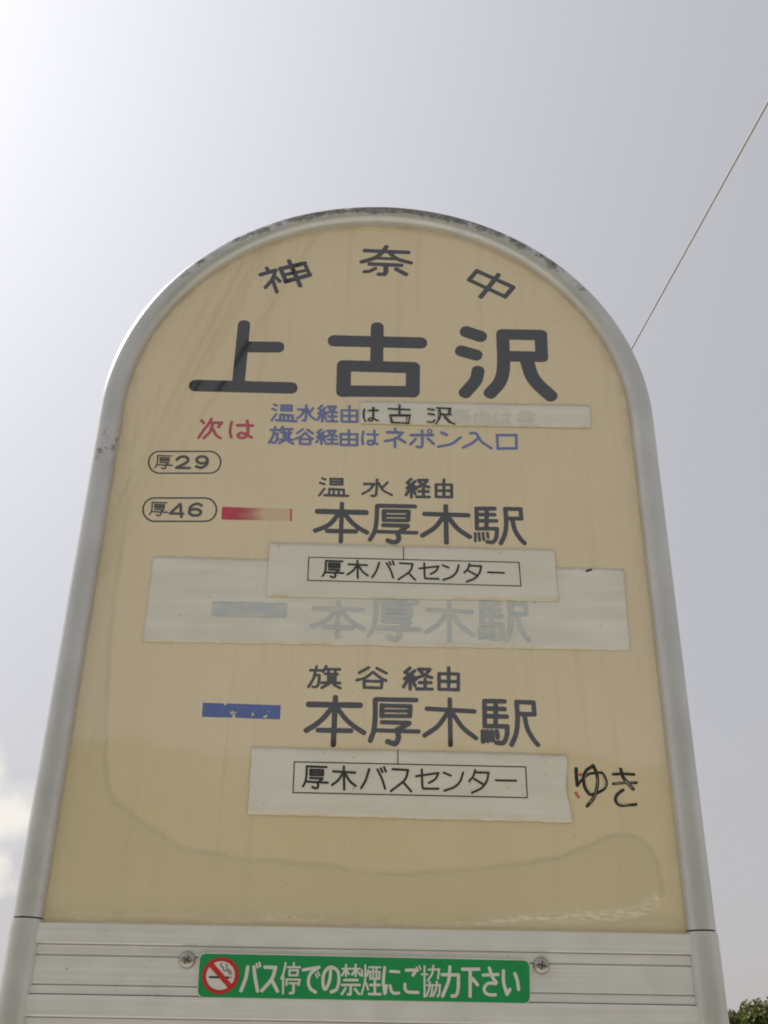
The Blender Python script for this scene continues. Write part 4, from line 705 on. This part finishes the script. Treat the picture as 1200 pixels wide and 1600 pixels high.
# lower posts, ribbed panel, green notice
POST_R = TR + 0.0009
for s in (-1, 1):
    bm = bmesh.new()
    tube(bm, [Vector((s * AX, 0, -BASE_Z + 0.04)), Vector((s * AX, 0, -1.0)), Vector((s * AX, 0, JOINT - 0.0045)), Vector((s * AX, 0, JOINT - 0.0011))],
         [POST_R, POST_R, POST_R, POST_R - 0.0004], 40)
    up(mesh_obj('post', bm, M_POST, sign, smooth=True))
    bm = bmesh.new()
    tube(bm, [Vector((s * AX, 0, JOINT - 0.02)), Vector((s * AX, 0, JOINT + 0.002))], TR - 0.0008, 32)
    up(mesh_obj('joint_sleeve', bm, M_GAP, sign, smooth=True))
    bm = bmesh.new()
    box(bm, s * AX - 0.05, s * AX + 0.05, -0.05, 0.05, -BASE_Z, -BASE_Z + 0.012)
    tube(bm, [Vector((s * AX, 0, -BASE_Z + 0.0121)), Vector((s * AX, 0, -BASE_Z + 0.05))], POST_R + 0.004, 24)
    up(mesh_obj('base_plate', bm, M_POST, sign))

def slat_panel():
    """one aluminium extrusion profile, repeated downwards"""
    rows = OUTLINE['rows']
    Z0 = -0.4013
    prof = []
    unit = 0.0425
    def add(z, y): prof.append((z, y))
    z = Z0
    for k in range(22):
        b = Z0 - unit * k
        add(b, -0.0005); add(b - 0.0002, -0.0050); add(b - 0.0009, -0.0060); add(b - 0.0119, -0.0060); add(b - 0.0126, -0.0050)
        add(b - 0.0127, -0.0017); add(b - 0.0133, -0.0017); add(b - 0.0134, -0.0036)
        add(b - 0.0190, -0.0036); add(b - 0.0191, -0.0014); add(b - 0.0199, -0.0014); add(b - 0.0200, -0.0036)
        add(b - 0.0364, -0.0036); add(b - 0.0365, -0.0014); add(b - 0.0372, -0.0014); add(b - 0.0373, -0.0040); add(b - 0.0420, -0.0040); add(b - 0.0421, -0.0005)
    bm = bmesh.new()
    xs = [-0.2185, 0.2185]
    tilt = 0.0003
    rowsv = [[bm.verts.new((x, y, z + (tilt if x > 0 else -tilt))) for x in xs] for z, y in prof]
    for a, b in zip(rowsv, rowsv[1:]):
        bm.faces.new((a[0], b[0], b[1], a[1]))
    zb = prof[-1][0]
    back = [[bm.verts.new((x, 0.004, z)) for x in xs] for z in (Z0, zb)]
    bm.faces.new((back[0][0], back[0][1], back[1][1], back[1][0]))
    bm.faces.new((rowsv[0][0], rowsv[0][1], back[0][1], back[0][0]))
    bm.faces.new((rowsv[-1][0], back[1][0], back[1][1], rowsv[-1][1]))
    for f in bm.faces: f.normal_update()
    return up(mesh_obj('slat_panel', bm, M_SLAT, sign))
slat_panel()

def rounded(quad, r, n=7):
    q = [Vector(p) for p in quad]
    res = []
    for i in range(4):
        p, a, b = q[i], q[i - 1], q[(i + 1) % 4]
        u = (a - p).normalized(); v = (b - p).normalized()
        for k in range(n + 1):
            t = k / n
            s, e = p + u * r, p + v * r
            res.append(s * (1 - t) ** 2 + p * 2 * t * (1 - t) + e * t * t)
    return res
def plate(name, quad, r, y0, y1, mat, parent):
    bm = bmesh.new()
    P = rounded(quad, r)
    f = [bm.verts.new((p.x * MM, -y1 * MM, p.y * MM)) for p in P]
    b = [bm.verts.new((p.x * MM, -y0 * MM, p.y * MM)) for p in P]
    bm.faces.new(f)
    for i in range(len(P)):
        bm.faces.new((f[i], f[i - 1], b[i - 1], b[i]))
    bmesh.ops.recalc_face_normals(bm, faces=bm.faces)
    return mesh_obj(name, bm, mat, parent)
Q = [Vector(p) for p in OUTLINE['plate']]
cq = sum(Q, Vector((0, 0))) / 4
big = [p + Vector((math.copysign(0.5, p.x - cq.x), math.copysign(0.7, p.y - cq.y))) for p in Q]
notice = up(plate('notice_plate', big, 4.6, 3.7, 6.6, M_WHITE, sign))
notice['label'] = 'green no-smoking notice with rounded corners'
plate('notice_face', Q, 4.3, 6.6, 6.8, M_GREEN, notice)
strokes_mesh('notice_lettering', ['plate_text'], 6.9, M_WHITE, notice, square=2.6)

def disc(name, c, rx, rz, y, mat, parent, inner=None):
    bm = bmesh.new()
    n = 64
    o = [bm.verts.new(((c.x + rx * math.cos(2 * math.pi * k / n)) * MM, -y * MM, (c.y + rz * math.sin(2 * math.pi * k / n)) * MM)) for k in range(n)]
    if inner:
        q = [bm.verts.new(((c.x + inner[0] * math.cos(2 * math.pi * k / n)) * MM, -y * MM, (c.y + inner[1] * math.sin(2 * math.pi * k / n)) * MM)) for k in range(n)]
        for k in range(n): bm.faces.new((o[k], q[k], q[(k + 1) % n], o[(k + 1) % n]))
    else:
        bm.faces.new(o)
    for f in bm.faces:
        f.normal_update()
        if f.normal.y > 0: f.normal_flip()
    return mesh_obj(name, bm, mat, parent)
ic = [Vector(p) for p in OUTLINE['icon_c']]
rx, rz = (ic[1] - ic[0]).length, (ic[2] - ic[0]).length
ix, iz = (ic[3] - ic[0]).length, (ic[4] - ic[0]).length
disc('symbol_ground', ic[0], rx - 0.2, rz - 0.2, 6.90, M_WHITE, notice)
strokes_mesh('cigarette', ['icon_cig'], 7.0, M_PRINT, notice, square=6)
strokes_mesh('cigarette_tip', ['icon_tip'], 7.0, M_PROHIBIT, notice, square=6)
strokes_mesh('smoke', ['icon_smoke'], 7.0, M_PRINT, notice)
disc('prohibition_ring', ic[0], rx, rz, 7.10, M_PROHIBIT, notice, inner=(ix, iz))
strokes_mesh('prohibition_slash', ['icon_slash'], 7.2, M_PROHIBIT, notice, square=2.2)

for (sx, sz), ang in zip(OUTLINE['screws'], (0.5, 0.2)):
    bm = bmesh.new()
    prof = [(5.35, 0.0), (5.35, 0.9), (5.1, 1.5), (4.4, 2.2), (3.3, 2.8), (2.0, 3.1), (0.9, 3.2)]
    n = 36
    rings = [[bm.verts.new((r * math.cos(2 * math.pi * k / n) * MM, -h * MM, r * math.sin(2 * math.pi * k / n) * MM)) for k in range(n)] for r, h in prof]
    for a, b in zip(rings, rings[1:]):
        for k in range(n): bm.faces.new((a[k], a[(k + 1) % n], b[(k + 1) % n], b[k]))
    bm.faces.new(rings[-1])
    bmesh.ops.recalc_face_normals(bm, faces=bm.faces)
    sc = mesh_obj('screw', bm, M_SCREW, sign, smooth=True)
    sc.location = (sx * MM, -0.0036, BASE_Z + sz * MM)
    sc.rotation_euler = (0, ang, 0)
    bm = bmesh.new()
    for k in range(4):                                   # shade of the cross recess, painted as four flat dark strips over the head
        a = math.pi / 2 * k
        m4 = Matrix.Rotation(a, 4, 'Y')
        vs = [m4 @ Vector(p) * MM for p in ((0.15, -3.30, -0.42), (2.9, -3.06, -0.42), (2.9, -3.06, 0.42), (0.15, -3.30, 0.42))]
        f = bm.faces.new([bm.verts.new(v) for v in vs])
        f.normal_update()
        if f.normal.y > 0: f.normal_flip()
    mesh_obj('cross_recess_shade', bm, M_GAP, sc)

# ------------------------------------------------------------------ cables
def cable_mat(name, c):
    m, t, p = mat_new(name)
    cc = mixc(t, noise_fac(t, obj_coord(t), 3, 0.3, 0.7), c, tuple(x * 1.15 for x in c))
    setc(t, p, cc); p.inputs['Roughness'].default_value = 0.8; p.inputs['Specular IOR Level'].default_value = 0.1
    return m
M_CABLE = cable_mat('grey_cable_sheath', (0.55, 0.545, 0.585))
M_CABLE_D = cable_mat('black_cable_sheath', (0.02, 0.02, 0.02))
def cable(name, A, B, e0, e1, rad, mat, sag=0.0):
    A, B = Vector(A), Vector(B)
    d = B - A
    P0, P1 = A - d * e0, B + d * e1
    bm = bmesh.new()
    n = 40
    tube(bm, [P0.lerp(P1, i / n) - Vector((0, 0, sag * 4 * (i / n) * (1 - i / n))) for i in range(n + 1)], rad, 10)
    return mesh_obj(name, bm, mat, smooth=True), P0, P1
H0 = BASE_Z + 4.6
wire, w0, w1 = cable('overhead_cable', (2.2438, 3.5707, H0), (1.9773, 5.9337, H0), 6, 14, 0.0066, M_CABLE)
tag(wire, 'thin grey overhead cable crossing the sky at the upper right', 'cable')

def utility_pole(loc, label):
    root = empty('utility_pole', loc)
    tag(root, label, 'utility pole')
    m, t, p = mat_new('weathered_concrete_pole')
    cc = mixc(t, noise_fac(t, obj_coord(t), 6, 0.3, 0.7), (0.30, 0.29, 0.27), (0.38, 0.37, 0.34))
    setc(t, p, cc); p.inputs['Roughness'].default_value = 0.85
    bm = bmesh.new(); tube(bm, [Vector((0, 0, 0)), Vector((0, 0, H0 + 0.5))], [0.16, 0.11], 20)
    mesh_obj('shaft', bm, m, root, smooth=True)
    bm = bmesh.new(); box(bm, -0.7, 0.7, -0.17, -0.115, H0 - 0.35, H0 - 0.27)
    mesh_obj('crossarm', bm, M_POST, root)
    bm = bmesh.new(); tube(bm, [Vector((0, -0.14, H0 - 0.26)), Vector((0, -0.14, H0 - 0.12))], [0.05, 0.03], 12)
    mesh_obj('insulator', bm, M_WHITE, root, smooth=True)
utility_pole((w1.x, w1.y + 0.13, 0), 'grey concrete pole far behind the bus stop sign, carrying the overhead cable')

# cables across the road, mirrored as the brown streaks on the upper left of the face
H1 = BASE_Z + 5.0
for a, b, rr in (((-1.319, -6.067), (-2.204, -8.047), 0.020), ((-1.230, -6.063), (-2.110, -8.043), 0.017),
                 ((-1.168, -6.061), (-2.028, -8.040), 0.013), ((-1.44, -6.07), (-2.31, -7.9), 0.010), ((-0.817, -5.874), (-1.436, -7.171), 0.017)):
    c, _, _ = cable('overhead_cable', (a[0], a[1], H1), (b[0], b[1], H1), 3, 8, rr, M_CABLE_D)
    tag(c, 'black overhead cable behind the photographer, seen only as a dark streak mirrored in the sign', 'cable', 'cables mirrored in the sign face')

# ------------------------------------------------------------------ trees
def leaf_mat(name, a, b):
    m, t, p = mat_new(name)
    at = N(t, 'ShaderNodeAttribute', attribute_name='tone')
    c = mixc(t, at, a, b)
    t.links.new(at.outputs['Fac'], c.inputs[0])
    setc(t, p, c)
    p.inputs['Roughness'].default_value = 0.55
    p.inputs['Transmission Weight'].default_value = 0.0
    tr = N(t, 'ShaderNodeBsdfTranslucent')
    t.links.new(c.outputs[2], tr.inputs['Color'])
    ms = N(t, 'ShaderNodeMixShader'); ms.inputs[0].default_value = 0.35
    om = t.nodes['Material Output']
    t.links.new(p.outputs[0], ms.inputs[1]); t.links.new(tr.outputs[0], ms.inputs[2])
    t.links.new(ms.outputs[0], om.inputs['Surface'])
    return m
M_LEAF = leaf_mat('tree_leaves', (0.085, 0.105, 0.032), (0.20, 0.215, 0.065))
def bark():
    m, t, p = mat_new('bark')
    cc = mixc(t, noise_fac(t, obj_coord(t, (8, 8, 1.5)), 2, 0.3, 0.7), (0.07, 0.055, 0.04), (0.15, 0.12, 0.09))
    setc(t, p, cc); p.inputs['Roughness'].default_value = 0.9
    return m
M_BARK = bark()
def tree(loc, height, rad, seed, label):
    rnd = random.Random(seed)
    root = empty('broadleaf_tree', loc)
    tag(root, label, 'tree', 'trees beyond the sign')
    bm = bmesh.new()
    tube(bm, [Vector((0, 0, -0.1)), Vector((0.05, 0.02, height * .3)), Vector((0, 0.1, height * .62)), Vector((0.1, 0.1, height * .85))], [0.2, 0.15, 0.1, 0.04], 12)
    clumps = []
    for k in range(46):
        th = rnd.uniform(0, 2 * math.pi); u = rnd.random() ** 0.6
        z = rnd.uniform(-0.9, 0.92)
        rr = math.sqrt(max(0.05, 1 - z * z)) * u
        c = Vector((math.cos(th) * rr * rad, math.sin(th) * rr * rad, height - rad * 0.95 + z * rad * 0.85))
        clumps.append((c, rad * rnd.uniform(0.16, 0.30)))
        if k % 4 == 0:
            b = Vector((0, 0.05, height * rnd.uniform(.3, .6)))
            tube(bm, [b, b.lerp(c, .5) + Vector((0, 0, .1)), c], [0.06, 0.04, 0.015], 6)
    mesh_obj('trunk', bm, M_BARK, root, smooth=True)
    bm = bmesh.new()
    lt = bm.verts.layers.float.new('tone')
    for c, r in clumps:
        tone0 = rnd.random()
        for q in range(330):
            d = Vector((rnd.gauss(0, 1), rnd.gauss(0, 1), rnd.gauss(0, 1))).normalized() * r * rnd.random() ** 0.4
            p = c + d
            n = Vector((rnd.gauss(0, 1), rnd.gauss(0, 1), rnd.gauss(0.4, 1))).normalized()
            u = n.orthogonal().normalized(); v = n.cross(u)
            an = rnd.uniform(0, 6.28); u, v = u * math.cos(an) + v * math.sin(an), v * math.cos(an) - u * math.sin(an)
            s = rnd.uniform(0.05, 0.09)
            vs = [bm.verts.new(p + u * s * a + v * s * 0.55 * b) for a, b in ((-1, 0), (0, -1), (1, 0), (0, 1))]
            tone = max(0, min(1, tone0 * 0.6 + rnd.random() * 0.4))
            for x in vs: x[lt] = tone
            bm.faces.new(vs)
    mesh_obj('crown', bm, M_LEAF, root)
tree((11.15, 30.6, 0), 3.55, 1.85, 3, 'dark green leafy tree just right of the sign, cut by the lower right corner')
tree((8.75, 29.8, 0), 2.30, 1.3, 8, 'smaller leafy tree half hidden behind the right post of the sign')
